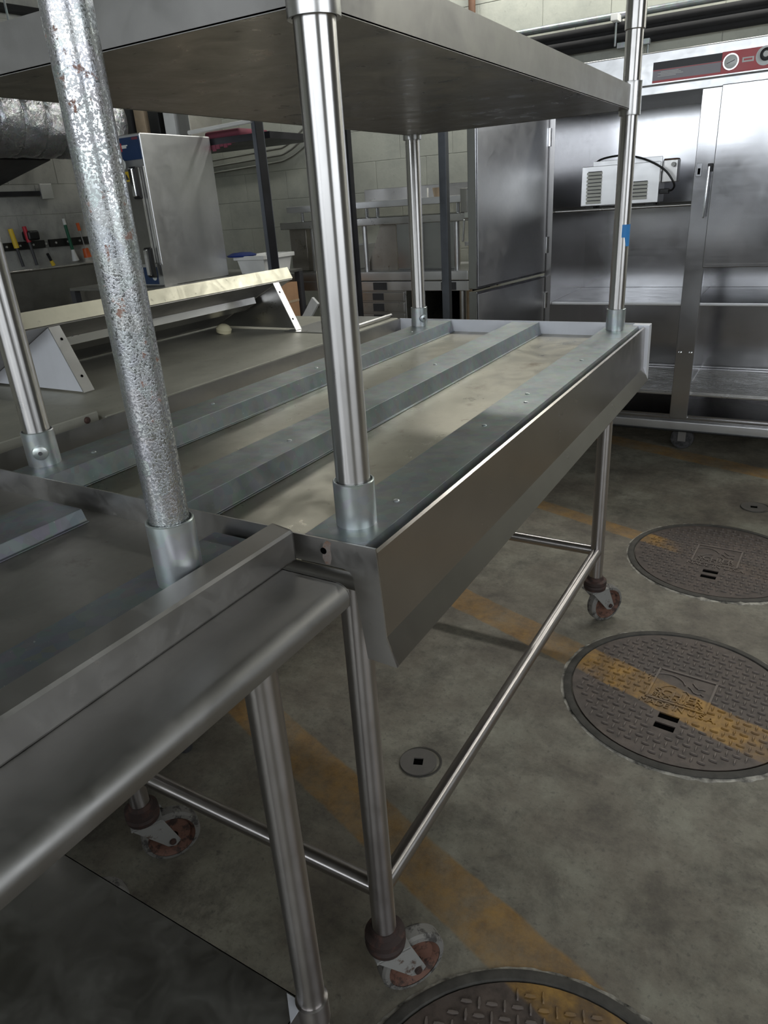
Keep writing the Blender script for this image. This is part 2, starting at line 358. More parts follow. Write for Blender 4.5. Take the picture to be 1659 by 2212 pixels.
# ------------------------------------------------------------------ floor fittings
def text_mesh(txt, size, depth):
    c = bpy.data.curves.new('lettering', 'FONT'); c.body = txt; c.size = size; c.extrude = depth; c.align_x = 'CENTER'; c.align_y = 'CENTER'
    o = bpy.data.objects.new('lettering', c); COL.objects.link(o); dg = bpy.context.evaluated_depsgraph_get()
    me = bpy.data.meshes.new_from_object(o.evaluated_get(dg)); bpy.data.objects.remove(o); bpy.data.curves.remove(c); return me
def put_text(txt, size, depth, M, mat, parent, name='lettering'):
    me = text_mesh(txt, size, depth); me.transform(M); me.materials.clear(); me.materials.append(MATS[mat])
    o = bpy.data.objects.new(name, me); COL.objects.link(o); o.parent = parent
    o.matrix_parent_inverse = EMAT.get(parent.name, Matrix.Identity(4)).inverted(); return o
def disc_with_holes(r, holes, z0, z1, seg=72):
    bm = bmesh.new(); top = []
    def loop(pts):
        vs = [bm.verts.new((x, y, z1)) for x, y in pts]; return [bm.edges.new((vs[i], vs[(i + 1) % len(vs)])) for i in range(len(vs))]
    es = loop([(r * math.cos(2 * PI * i / seg), r * math.sin(2 * PI * i / seg)) for i in range(seg)]); hs = []
    for h in holes: hs += loop(h)
    bmesh.ops.triangle_fill(bm, use_beauty=True, use_dissolve=False, edges=es + hs, normal=(0, 0, 1))
    ext = bmesh.ops.extrude_edge_only(bm, edges=es + hs)
    for v in ext['geom']:
        if isinstance(v, bmesh.types.BMVert): v.co.z = z0
    bmesh.ops.recalc_face_normals(bm, faces=bm.faces); return bm
def manhole(cx, cy, ang, label, plate=True, iron='cast_iron'):
    t = thing('manhole_cover', label, 'manhole cover', (cx, cy, 0), 'cast iron covers in the floor')
    M = Matrix.Translation((cx, cy, 0)) @ Matrix.Rotation(ang, 4, 'Z')
    MB(M).lathe((0, 0, 0), (0, 0, 1), [(.318, 0), (.318, .005), (.312, .007), (.299, .007), (.296, .001)], 72, False).build('frame_ring', 'iron_frame', t)
    hx = [(-.032, -.030), (.032, .030)]
    holes = [[(-.026, -.128), (.026, -.128), (.026, -.104), (-.026, -.104)], [(-.026, -.171), (.026, -.171), (.026, -.147), (-.026, -.147)]]
    bm = disc_with_holes(.293, holes, .0012, .0055)
    me = bpy.data.meshes.new('lid'); bm.transform(M); bm.to_mesh(me); bm.free(); me.materials.append(MATS[iron])
    lid = bpy.data.objects.new('lid', me); COL.objects.link(lid); lid.parent = t; lid.matrix_parent_inverse = EMAT[t.name].inverted()
    for h in holes:
        MB(M).box(h[0][0], h[1][0], h[0][1], h[2][1], .0008, .0016).build('pick_hole', 'shade_black', t)  # black floor plate, the depth shade of the hole as colour
    b = MB(M); p = .0225; n = 13; k = 0
    for i in range(-n, n + 1):
        for j in range(-n, n + 1):
            x, y = i * p, j * p
            if math.hypot(x, y) > .272 or (abs(x) < .085 and -.065 < y < .098) or (abs(x) < .04 and -.185 < y < -.085) or (abs(x) < .115 and -.092 < y < -.055): continue
            a = PI / 2 if (i + j) % 2 else 0; u = Vector((math.cos(a), math.sin(a), 0)); w = Vector((-u.y, u.x, 0)); c = Vector((x, y, .0055))
            vs = [c + u * (.0105 * q) + w * (.0034 * s) for q, s in ((-1, -.5), (0, -1), (1, -.5), (1, .5), (0, 1), (-1, .5))]
            vt = [c + u * (.008 * q) + w * (.0018 * s) + Vector((0, 0, .0042)) for q, s in ((-1, -.5), (0, -1), (1, -.5), (1, .5), (0, 1), (-1, .5))]
            b.add(vs + vt, [tuple(range(6, 12))] + [(q, (q + 1) % 6, 6 + (q + 1) % 6, 6 + q) for q in range(6)])
    b.build('tread_pattern', iron + '_raised', t, kind='stuff', angle=20)
    if plate:
        z = .0055; f = MB(M)
        for x0, y0, x1, y1 in ((-.078, -.056, .078, -.056), (-.078, .092, .078, .092), (-.078, -.056, -.078, .092), (.078, -.056, .078, .092)):
            f.bar((x0, y0, z + .0016), (x1, y1, z + .0016), .006, .0034)
        lp = f.build('logo_plate', iron + '_raised', t)
        wv = MB(M)   # raised wave lines and the curling arc above the name
        for q in range(3):
            y0 = .012 + q * .022
            wv.path([(.004 + q * .008 + s * .009, y0 - .004 * s + .006 * math.sin(s * 1.6 + q), z + .001) for s in range(7 - q)], .0024, 6)
        wv.path([(-.045 + .05 * math.cos(a), .028 + .045 * math.sin(a), z + .001) for a in [PI * .1 + PI * .9 * i / 12 for i in range(13)]], .0024, 6)
        wv.path([(-.058 + .006 * s, -.008 + .011 * s - .001 * s * s, z + .001) for s in range(8)], .0022, 6)
        wv.build('logo_lines', iron + '_raised', t)
        for txt, sz, yy in (('SCHIER', .040, -.018), ('PRODUCTS', .0265, -.042)):
            put_text(txt, sz, .0022, M @ Matrix.Translation((0, yy, z + .001)), iron + '_raised', t)
        put_text('MADE IN U.S.A.', .030, .002, M @ Matrix.Translation((.01, -.074, z + .001)), iron + '_raised', t)
    rnd = random.Random(int(cx * 1e4 + cy * 100)); c = MB(M); seg = 130; vs = []; fs = []
    for i in range(seg):
        a = 2 * PI * i / seg; k = max(0, math.sin(a * 2.3 + cy) * .5 + .5) * rnd.random()
        ro = .319 + .008 * k + .003 * rnd.random(); h = .002 + .006 * k * rnd.random()
        for r_, z_ in ((.3155, .001), (.3165, h), (ro, h * .6), (ro + .004, .0002)): vs.append((r_ * math.cos(a), r_ * math.sin(a), z_))
    for i in range(seg):
        for q in range(3): fs.append((i * 4 + q, ((i + 1) % seg) * 4 + q, ((i + 1) % seg) * 4 + q + 1, i * 4 + q + 1))
    c.add(vs, fs); c.build('broken_edge', 'broken_concrete', t, angle=15)
manhole(-.142, 1.776, -.10, 'rusty iron manhole cover with a wide ochre stripe and a readable maker plate')
manhole(-.149, 2.663, -.06, 'brown iron manhole cover with a small ochre patch, the one towards the steel cabinet', True, 'cast_iron_far')
manhole(-.150, .540, .35, 'dark iron manhole cover beside the rusty caster of the rolling table', False)
def cleanout(x, y, r, label, ang):
    t = thing('floor_cleanout', label, 'drain cap', (x, y, 0), 'round drain caps in the floor'); M = Matrix.Translation((x, y, 0)) @ Matrix.Rotation(ang, 4, 'Z'); s = r * .26
    bm = disc_with_holes(r, [[(-s, -s), (s, -s), (s, s), (-s, s)]], .001, .005, 40); me = bpy.data.meshes.new('cap'); bm.transform(M); bm.to_mesh(me); bm.free(); me.materials.append(MATS['cap_grey'])
    o = bpy.data.objects.new('cap', me); COL.objects.link(o); o.parent = t; o.matrix_parent_inverse = EMAT[t.name].inverted()
    MB(M).box(-s, s, -s, s, .0006, .0015).build('square_socket', 'shade_black', t)
    MB(M).lathe((.006, .004, 0), (0, 0, 1), [(r * 1.16, .0004), (r * 1.12, .002), (r * 1.03, .001)], 40, False).build('rim', 'iron_frame', t)
cleanout(-.686, 1.223, .047, 'small grey drain cap with a square socket near the long stretcher', .35)
cleanout(-.062, 3.232, .052, 'small dark drain cap between the far manhole cover and the steel cabinet', .1)

# ------------------------------------------------------------------ casters and legs
def caster(parent, x, y, ang, ztop, M=None, tyre='tyre_grey'):
    """swivel caster: cup under the leg, fork, wheel trailing along ang"""
    d = Vector((math.cos(ang), math.sin(ang), 0)); ax = Vector((d.y, -d.x, 0)); o = Vector((x, y, 0)); c = o + d * .046; r = .063
    cup = MB(M).lathe((x, y, .128), (0, 0, 1), [(.024, 0), (.034, .004), (.036, .014), (.033, .020), (.036, .024), (.035, .034), (.026, .038), (.023, ztop - .128)], 28).build('caster', 'caster_rust', parent)
    f = MB(M)
    for s in (-1, 1):
        p = ax * (.024 * s); a = [o - d * .030 + p + Vector((0, 0, .13)), o + d * .036 + p + Vector((0, 0, .13)), c + d * .017 + p + Vector((0, 0, .058)), c + d * .004 + p + Vector((0, 0, .047)), c - d * .012 + p + Vector((0, 0, .052))]
        th = ax * (.003 * s); n = len(a)
        f.add(a + [q + th for q in a], [tuple(range(n)), tuple(range(2 * n - 1, n - 1, -1))] + [(i, (i + 1) % n, n + (i + 1) % n, n + i) for i in range(n)])
    f.obox(o + d * .003 + Vector((0, 0, .128)), d, ax, (0, 0, 1), .033, .027, .003)
    f.build('fork', 'fork_paint', cup, .001)
    w = MB(M).lathe(c + Vector((0, 0, r)) - ax * .0165, ax, [(r - .012, 0), (r - .004, .001), (r, .006), (r, .027), (r - .004, .032), (r - .012, .033)], 40, False).build('tyre', tyre, cup)
    MB(M).lathe(c + Vector((0, 0, r)) - ax * .0165, ax, [(r - .012, .001), (r - .017, .004), (r - .021, .011), (.016, .0105), (.014, .004), (.014, .029), (.016, .0225), (r - .021, .022), (r - .017, .029), (r - .012, .032)], 40, False).build('wheel_hub', 'hub_rust', cup)
    MB(M).tube(c + Vector((0, 0, r)) - ax * .032, c + Vector((0, 0, r)) + ax * .032, .007, seg=10).build('axle_bolt', 'caster_rust', cup)
def channel(b, xc, y0, y1, zt, zb, wt=.084, wb=.102):
    b.prism([(-wb / 2 - .004, 0), (-wb / 2 - .004, .002), (-wb / 2, .002), (-wt / 2, zt - zb), (wt / 2, zt - zb), (wb / 2, .002), (wb / 2 + .004, .002), (wb / 2 + .004, 0)], (xc, y0, zb), (1, 0, 0), (0, 0, 1), (0, 1, 0), y1 - y0); return b
def screws(parent, spots, M=None, mat='zinc_socket'):
    for x, y, z in spots: MB(M).lathe((x, y, z), (0, 0, 1), [(.0045, -.001), (.0045, .0005), (.0032, .0018), (.001, .0022)], 10).build('screw', mat, parent)
def socket(parent, x, y, z, M=None, boss=None, mat='zinc_socket', h=.056):
    s = MB(M).lathe((x, y, z), (0, 0, 1), [(.0252, -.001), (.0252, .001), (.0250, h - .001), (.0240, h), (.0228, h), (.0222, h - .004)], 32).build('leg_socket', mat, parent)
    if boss is not None:
        d = Vector((math.cos(boss), math.sin(boss), 0)); c = Vector((x, y, z + .024)) + d * .022
        MB(M).lathe(c, d, [(.0125, 0), (.0115, .006), (.009, .0075)], 18).build('set_screw_boss', mat, s)
        MB(M).lathe(c, d, [(.0035, .007), (.003, .0085)], 8).build('set_screw', 'dark_grey', s)

# ------------------------------------------------------------------ rolling table (upright) under the middle stack
ZT = .925
RM = Matrix.Translation((-.472, .69, 0)) @ Matrix.Rotation(-.011, 4, 'Z') @ Matrix.Translation((.472, -.69, 0))
t = thing('rolling_table', 'stainless rolling table with rusty casters under the upturned table with long backsplash', 'table', (-.776, 1.37, 0))
MB(RM).box(-1.15, -.392, .612, 2.128, ZT - .040, ZT).build('table_top', 'stainless_dull', t, .0185, 5)
legs = [(-.472, .69), (-.472, 2.05), (-1.08, .69), (-1.08, 2.05)]
for x, y in legs:
    MB(RM).tube((x, y, .172), (x, y, ZT - .03), .0206, seg=32).build('leg', 'stainless_leg', t)
    caster(t, x, y, math.radians(56), .176, RM)
for a, b in ((0, 1), (0, 2), (1, 3)):
    p, q = legs[a], legs[b]; MB(RM).tube((*p, .265), (*q, .265), .0160, seg=24).build('stretcher', 'stainless_leg_y' if a == 0 and b == 1 else 'stainless_leg_x', t)
for x in (-.62, -.93): channel(MB(RM), x, .66, 2.09, ZT - .066, ZT - .040, .07, .08).build('stiffener', 'galvanized_dark', t)

# ------------------------------------------------------------------ upturned table with backsplash on it
zc, zs = .961, .9265
t = thing('upturned_table', 'upside-down stainless table with galvanized channels, four bright legs and a long backsplash', 'table', (-.77, 1.36, ZT))
x0, x1, y0, y1 = -1.166, -.376, .601, 2.120
MB().box(x0, -.386, y0, y1, zs - .0015, zs).build('table_top', 'stainless_sheet', t)
pl = [(x0, .963), (x1, .963), (x1 + .0060, .846), (x1 + .0185, .808), (x1 - .022, .810), (x1 - .034, .921), (x1 - .038, .926), (x1 - .046, .9285), (x0, .9285)]
MB().prism(pl, (0, y0 - .002, 0), (1, 0, 0), (0, 0, 1), (0, 1, 0), .0025).build('end_flange', 'stainless_worn', t)
MB().box(x0, x1 + .002, y1, y1 + .002, .9265, .964).build('end_flange', 'aluminium_white_lit', t)
MB().prism([(-.034, .964), (.012, .964), (.014, .806), (-.006, .806), (-.012, .93), (-.034, .93)], (x1, y1 - .030, 0), (1, 0, 0), (0, 0, 1), (0, 1, 0), .034).build('backsplash_end', 'aluminium_white_lit', t, .002)
MB().box(x0 - .001, x0 + .001, y0, y1, .9265, .963).build('side_flange', 'stainless_dull', t)
MB().sheet([(-.004, .930), (-.004, .955), (-.0025, .9575), (-.0005, .9565), (-.0005, .954), (.0030, .845), (.0180, .811), (.0170, .809)], .0015, (x1, y0, 0), (1, 0, 0), (0, 0, 1), (0, 1, 0), y1 - y0 - .028).build('backsplash', 'stainless_panel', t, angle=15)
xs = (-.436, -.731, -1.021)
for i, x in enumerate(xs): 
    c = channel(MB(), x, y0 + .004, y1 - .004, zc, zs).build('channel', 'galvanized', t, .003, 2)
    screws(c, [(x - .006 if k % 2 else x + .012, yy, zc) for k, yy in enumerate(((.735, 1.08, 1.24, 1.30, 1.62), (.9, 1.5), (.735, 1.05, 1.40, 1.55, 1.9))[i])])
MB().prism([(-.006, -.010), (-.002, -.018), (.004, -.017), (.007, -.008), (.006, .004), (.008, .012), (.002, .014), (-.003, .009), (-.005, .003)], (-.444, y0 - .0023, .9475), (1, 0, 0), (0, 0, 1), (0, 1, 0), .0004).build('rust_stain', 'rust_stain', t)
mh = MB().lathe((-.4475, y0 - .0026, .9475), (0, -1, 0), [(.0042, 0), (.0042, .0004)], 14).build('screw_hole', 'shade_black', t)
for x, y, boss in ((-.438, .660, None), (-.444, 2.030, None), (-1.040, 2.016, -.6), (-1.046, .668, -.7)):
    socket(t, x, y, zc, None, boss, 'zinc_socket')
    lg = MB().tube((x, y, zc + .004), (x, y, 1.665), .0206, seg=40).build('leg', 'stainless_tube', t)
    MB().lathe((x, y, 1.655), (0, 0, 1), [(.0206, 0), (.0238, .002), (.0238, .10), (.0225, .13), (.018, .135)], 32).build('foot_sleeve', 'stainless_tube', lg)
    if x > -.5 and y > 1: 
        tp = MB(); N = 8; vs = []
        for q in range(N + 1):
            a_ = math.radians(-75 + 95 * q / N); zl = 1.176 + (.022 if q < 3 else .0)
            for rr in (.0207, .0212): vs += [(x + rr * math.cos(a_), y + rr * math.sin(a_), zl), (x + rr * math.cos(a_), y + rr * math.sin(a_), 1.229)]
        fs = []
        for q in range(N):
            A, B = q * 4, q * 4 + 4; fs += [(A + 2, B + 2, B + 3, A + 3), (A, A + 1, B + 1, B), (A, B, B + 2, A + 2), (A + 1, A + 3, B + 3, B + 1)]
        tp.add(vs, fs).build('tape', 'blue_tape', lg)
zb = 1.490; X0, X1, Y0, Y1 = -1.045, -.440, .655, 2.022
s = MB().box(X0, X1, Y0, Y1, zb, zb + .0016).build('under_shelf', 'stainless_shelf', t)
for a in ((X0, X0 + .0018, Y0, Y1), (X1 - .0018, X1, Y0, Y1), (X0, X1, Y0, Y0 + .0018), (X0, X1, Y1 - .0018, Y1)):
    MB().box(*a, zb - .0008, zb + .052).build('shelf_edge', 'stainless_dull', s)
for a in ((X0 + .018, X0 + .022, Y0, Y1), (X1 - .022, X1 - .018, Y0, Y1)): MB().box(a[0] - .016, a[1] + .016, *a[2:], zb + .050, zb + .052).build('shelf_return', 'stainless_dull', s)
for x, y in ((-.438, .660), (-.444, 2.030), (-1.040, 2.016), (-1.046, .668)):
    MB().lathe((x, y, zb - .012), (0, 0, 1), [(.0212, .001), (.0255, 0), (.0258, .004), (.0252, .066), (.0258, .072), (.0212, .073)], 36, False).build('shelf_collar', 'stainless', s)
MB().box(X0 + .2, X0 + .28, Y0 + .01, Y1 - .01, zb + .0016, zb + .02).build('shelf_stiffener', 'galvanized', s)

# ------------------------------------------------------------------ left stack: bullnose table, with a second table upside down on it
LM = Matrix.Translation((-.386, .556, 0)) @ Matrix.Rotation(-.018, 4, 'Z') @ Matrix.Translation((.386, -.556, 0))
ZL = .937
t = thing('bullnose_table', 'stainless table with a thick rounded edge and an undershelf beside the rolling table', 'table', (-.77, -.2, 0))
ep = [(-.762, -.0015), (-.762, 0)] + [(-.017 + .017 * math.sin(q * PI / 20), -.016 + .016 * math.cos(q * PI / 20)) for q in range(11)] + [(-.0015, -.026), (-.006, -.0305), (-.016, -.0305), (-.0163, -.029), (-.007, -.029), (-.003, -.025), (-.0020, -.018)] + [(-.017 + .0150 * math.sin(q * PI / 20), -.016 + .0140 * math.cos(q * PI / 20)) for q in range(9, -1, -1)]
MB(LM).prism(ep, (-.386, -.96, ZL), (1, 0, 0), (0, 0, 1), (0, 1, 0), 1.516).build('table_top', 'stainless_dull', t, angle=22)
MB(LM).prism([(-.762, 0), (-.017, 0)] + [(-.017 + .017 * math.sin(q * PI / 20), -.016 + .016 * math.cos(q * PI / 20)) for q in range(1, 11)] + [(-.0015, -.026), (-.006, -.0305), (-.762, -.0305)], (-.386, .5545, ZL), (1, 0, 0), (0, 0, 1), (0, 1, 0), .002).build('end_cap', 'stainless_dull', t)
legs = [(-.462, .477), (-.462, -.885), (-1.072, .477), (-1.072, -.885)]
for i, (x, y) in enumerate(legs):
    MB(LM).tube((x, y, .172), (x, y, ZL - .002), .0200, seg=32).build('leg', 'stainless_leg', t)
    caster(t, x, y, math.radians(62 if i != 0 else 150), .176, LM)
us = MB(LM).box(-1.062, -.470, -.875, .470, .2838, .2855).build('under_shelf', 'stainless_grey', t)
for a in ((-1.062, -.470, .4685, .470), (-1.062, -.470, -.875, -.8735), (-.4715, -.470, -.875, .470), (-1.062, -1.0605, -.875, .470)):
    MB(LM).box(*a, .247, .2855).build('shelf_edge', 'stainless_dull', us)
for x, y in legs: MB(LM).lathe((x, y, .245), (0, 0, 1), [(.0202, .0), (.0235, .001), (.0235, .045), (.0202, .046)], 28, False).build('shelf_collar', 'stainless_leg', us)
MB(LM).prism([(0, 0), (.030, 0), (0, .030)], (-.468, .466, .2862), (0, -1, 0), (-1, 0, 0), (0, 0, 1), .0015).build('corner_triangle', 'aluminium_white_lit', us)  # white triangle paints the highlight at the shelf corner

t = thing('upturned_table', 'upside-down stainless table with a pitted rust-spotted leg, stacked on the bullnose table', 'table', (-.86, -.15, ZL))
a0, a1, b0, b1 = -1.185, -.478, -.90, .582
z0 = ZL + .0005
MB(LM).box(a0, a1, b0, b1, z0, z0 + .0015).build('table_top', 'stainless_dirty', t)
MB(LM).sheet([(0, 0), (0, .035), (-.003, .038), (-.030, .0415)], .0016, (a1, b0, z0), (1, 0, 0), (0, 0, 1), (0, 1, 0), b1 - b0).build('side_flange', 'stainless_worn', t, angle=15)
MB(LM).box(a0, a1 - .030, b1 - .002, b1, z0, z0 + .038).prism([(-.030, 0), (0, 0), (0, .035), (-.003, .038), (-.030, .0415)], (a1, b1 - .002, z0), (1, 0, 0), (0, 0, 1), (0, 1, 0), .002).build('end_flange', 'stainless_worn', t)
MB(LM).sheet([(0, 0), (0, .035), (.003, .038), (.030, .0415)], .0016, (a0, b0, z0), (1, 0, 0), (0, 0, 1), (0, 1, 0), b1 - b0).build('side_flange', 'stainless_worn', t, angle=15)
for i, (x, w) in enumerate(((-.548, .088), (-.868, .09), (-1.135, .088))):
    c = channel(MB(LM), x, b0 + .03, b1 - .012 if i != 1 else b1 - .03, z0 + .020, z0 + .0015, w, w + .014).build('channel', 'galvanized_dark', t, .003, 2)
    screws(c, [(x - .01, .40 if i else .2, z0 + .020)], LM, 'caster_rust')
for x, y in ((-.540, .462), (-1.14, .462), (-.540, -.80), (-1.14, -.80)):
    socket(t, x, y, z0 + .020, LM, None, 'zinc_socket', .072)
    MB(LM).tube((x, y, z0 + .022), (x, y, 1.78), .0206, seg=40).build('leg', 'galvanized_pitted', t)

# ------------------------------------------------------------------ tables behind the middle stack, with a wall shelf lying on one
def work_table(label, x0, x1, y0, y1, zt, h, mat, rot=0, loc=None):
    t = thing('work_table', label, 'table', ((x0 + x1) / 2, (y0 + y1) / 2, 0), 'plain work tables beside the middle stack')
    MB().box(x0, x1, y0, y1, zt - h, zt).build('table_top', mat, t, .004, 2)
    for x in (x0 + .07, x1 - .07):
        for y in (y0 + .07, y1 - .07):
            lg = MB().tube((x, y, .03), (x, y, zt - h), .0206, seg=20).build('leg', 'stainless_leg', t)
            MB().lathe((x, y, 0), (0, 0, 1), [(.016, 0), (.019, .006), (.019, .03), (.0206, .034)], 16).build('foot', 'dark_grey', lg)
    MB().box(x0 + .06, x1 - .06, y0 + .06, y1 - .06, .25, .28).build('under_shelf', 'stainless_dull', t, .002)
    return t
ta = work_table('plain stainless work table with a rusty bolt in its edge, by the left legs', -1.98, -1.212, -.45, .915, .969, .030, 'stainless_matte')
MB().lathe((-1.212, .885, .957), (1, 0, 0), [(.007, 0), (.007, .002), (.005, .005)], 12).build('rusty_bolt', 'caster_rust', ta)
tb = work_table('plain stainless work table carrying the upturned wall shelf', -1.98, -1.205, .925, 2.18, .9555, .024, 'stainless_matte')
ss = thing('steel_sheet', 'thin steel sheet with a rolled edge lying at the table corner', 'sheet metal', (-1.3, 2.05, .956))
MB().obox((-1.345, 2.02, .9572), (1, .0, 0), (0, 1, 0), (0, 0, 1), .11, .16, .0012).build('sheet', 'stainless', ss)
MB().tube((-1.235, 1.86, .9635), (-1.235, 2.18, .9635), .006, seg=14).build('rolled_edge', 'stainless', ss)

zN = .9565
Tx, Tz = -1.492, 1.108; ya, yb = 1.045, 1.905
sh = thing('wall_shelf', 'cream-edged steel wall shelf lying upturned on a table, with triangular brackets', 'shelf', (-1.58, 1.5, zN))
ux = Vector((-.898, 0, -.44)); vx = Vector((.44, 0, -.898))      # along the board, down the wall flange
MB().sheet([(0, -.038), (0, 0), (.332, 0), (.336, -.02)], .002, (Tx, ya - .075, Tz), ux, vx, (0, 1, 0), yb - ya + .15).build('shelf_board', 'stainless_dull', sh, angle=15)
MB().sheet([(-.003, -.039), (-.003, -.001)], .002, (Tx, ya - .076, Tz), ux, vx, (0, 1, 0), yb - ya + .152).build('back_lip', 'cream_steel', sh)
MB().prism([(.10, .0025), (.105, .022), (.16, .022), (.165, .0025)], (Tx, ya + .02, Tz), ux, vx, (0, 1, 0), yb - ya - .04).build('stiffener', 'stainless', sh)
for k, y in enumerate((ya, yb)):
    br = MB().prism([(.002, .003), (.325, .003), (.002, .163)], (Tx, y, Tz), ux, vx, (0, 1, 0), .002).build('bracket', 'aluminium_white_lit' if k == 0 else 'stainless', sh)  # near bracket paler than the far one: reflected skylight painted in
    d = 1 if k == 0 else -1
    MB().prism([(-.001, .003), (.001, .003), (.001, .166), (-.001, .166)], (Tx, y if d > 0 else y - .028, Tz), ux, vx, (0, 1, 0), .030).build('bracket_flange', 'stainless_bright', br)
    for q in (.035, .128):
        p = Vector((Tx, y + d * .017, Tz)) + vx * q - ux * .0012
        MB().lathe(p, -ux, [(.0034, 0), (.0034, .0004)], 10).build('screw_hole', 'shade_black', br)
ft = MB().lathe((-1.66, 1.80, zN), (.25, 0, 1), [(.012, 0), (.024, .004), (.026, .016), (.018, .026), (.010, .030)], 20).build('rubber_foot', 'cream_plastic')
tag(ft, 'small cream plastic foot lying on the table under the wall shelf', 'table foot')
pan = thing('black_pan', 'black pan lying on the table behind the wall shelf', 'pan', (-1.86, 1.16, zN))
MB().lathe((-1.88, 1.24, zN), (0, 0, 1), [(.05, 0), (.065, .004), (.072, .115), (.078, .118), (.068, .116), (.06, .01)], 28).build('bowl', 'black_plastic', pan)
MB().path([(-1.84, 1.30, zN + .108), (-1.78, 1.37, zN + .112), (-1.74, 1.43, zN + .108)], .011).build('handle', 'black_plastic', pan)

# ------------------------------------------------------------------ open heated cabinet on the right
yH = 3.88; hL, hR = -1.238, .262; yB = 4.56
h = thing('holding_cabinet', 'tall stainless heated cabinet with red control panel and open left bay', 'cabinet', (-.49, 4.2, 0))
MB().box(hL, hL + .036, yH, yB, .19, 1.70).build('side_panel', 'stainless_inner', h, .002)
MB().box(hR - .036, hR, yH, yB, .19, 1.70).build('side_panel', 'stainless_inner', h, .002)
MB().box(hL, hR, yB - .02, yB, .19, 1.70).build('back_panel', 'stainless_cabinet', h)
MB().box(hL + .036, hR - .036, yH + .02, yB - .02, .190, .200).build('bottom_panel', 'stainless_inner', h)
MB().box(-.505, -.482, yH + .05, yB - .02, .20, 1.70).build('divider', 'stainless_inner', h)
MB().box(-.537, -.449, yH - .002, yH + .05, .185, 1.70).build('mullion', 'stainless_cabinet', h, .003)
hd = MB().box(hL, hR, yH - .008, yB, 1.735, 1.868).build('control_housing', 'stainless_bright', h, .006, 3)
MB().box(hL, hR, yH, yB, 1.70, 1.735).build('header', 'stainless_bright', h, .003)
MB().box(hL - .01, hR + .01, yH - .012, yB, .122, .170).build('base_rail', 'stainless_bright', h, .005)
MB().box(hL, hR, yH + .01, yB, .170, .190).build('sill', 'stainless_inner', h, .003)
MB().box(hL - .012, hR + .012, yH - .02, yH + .01, .118, .128).build('base_bumper', 'black_plastic', h, .003)
MB().box(-.755, .12, yH - .0095, yH - .008, 1.747, 1.826).build('control_panel', 'grey_panel', hd)
MB().box(-.755, .12, yH - .0102, yH - .0094, 1.745, 1.754).build('panel_line', 'red_panel', hd)
MB().box(-.755, -.47, yH - .0102, yH - .0094, 1.792, 1.795).build('panel_line', 'red_panel', hd)
MB().box(-.755, -.47, yH - .0101, yH - .0094, 1.796, 1.826).build('panel_band', 'dark_grey', hd)
for q in range(4): MB().box(-.733 + .012 * (q % 2), -.655 + .010 * ((q * 3) % 4), yH - .0102, yH - .0094, 1.768 + .0055 * q, 1.7702 + .0055 * q).build('caption_line', 'white_plastic', hd)
rp = MB().box(-.470, -.20, yH - .011, yH - .009, 1.748, 1.828).build('red_plate', 'red_panel', hd, .002)
ga = MB().lathe((-.432, yH - .011, 1.787), (0, -1, 0), [(.030, 0), (.030, .006), (.026, .008)], 32).build('gauge', 'dial_face', hd)
MB().lathe((-.432, yH - .0110, 1.787), (0, -1, 0), [(.027, .0082), (.0312, .0082), (.0315, 0)], 32, False).build('gauge_rim', 'chrome', hd)
MB().bar((-.447, yH - .0195, 1.781), (-.417, yH - .0195, 1.792), .001, .0025).build('gauge_needle', 'dark_grey', hd)
MB().box(-.388, -.343, yH - .0125, yH - .010, 1.779, 1.797).build('name_badge', 'white_plastic', hd)
MB().box(-.382, -.349, yH - .0132, yH - .012, 1.785, 1.792).build('badge_mark', 'red_panel', hd)
MB().lathe((-.301, yH - .011, 1.793), (0, -1, 0), [(.036, 0), (.036, .001)], 32).build('dial_ring', 'dial_face', hd)
MB().lathe((-.297, yH - .011, 1.797), (0, -1, 0), [(.024, .001), (.023, .016), (.016, .018)], 28).build('knob', 'black_plastic', hd)
MB().lathe((-.297, yH - .011, 1.797), (0, -1, 0), [(.012, .017), (.011, .020)], 20).build('knob_cap', 'white_plastic', hd)
for i, (u0, u1) in enumerate(((hL + .036, -.505), (-.482, hR - .036))):
    MB().box(u0, u1, yH + .03, yB - .03, .757, .772).build('shelf', 'stainless_bright', h, .002)
    rs = MB().box(u0, u1, yH + .03, yB - .03, .300, .312).build('ribbed_shelf', 'stainless', h, .002)
    rb = MB(); n = 22
    for k in range(n):
        y = yH + .05 + k * (yB - yH - .12) / n; rb.box(u0 + .005, u1 - .005, y, y + .012, .312, .317)
    rb.build('ribs', 'stainless_worn', rs, kind='stuff')
    for k in range(3):
        for s_ in (0, 1): MB().lathe((u0 + .06 + .42 * i + .07 * s_ * i, yB - .021, .215 + k * .028), (0, -1, 0), [(.006, 0), (.006, .0005)], 10).build('mounting_hole', 'shade_black', h)
ws = MB()
for k in range(9): ws.tube((hL + .04, yH + .04 + k * .07, 1.226), (-.506, yH + .04 + k * .07, 1.226), .003, seg=8)
for x in (-1.19, -.87, -.55): ws.tube((x, yH + .03, 1.222), (x, yB - .04, 1.222), .004, seg=8)
ws.tube((hL + .037, yH + .03, 1.224), (-.506, yH + .03, 1.224), .0065, seg=12)
ws.build('wire_shelf', 'stainless', h)
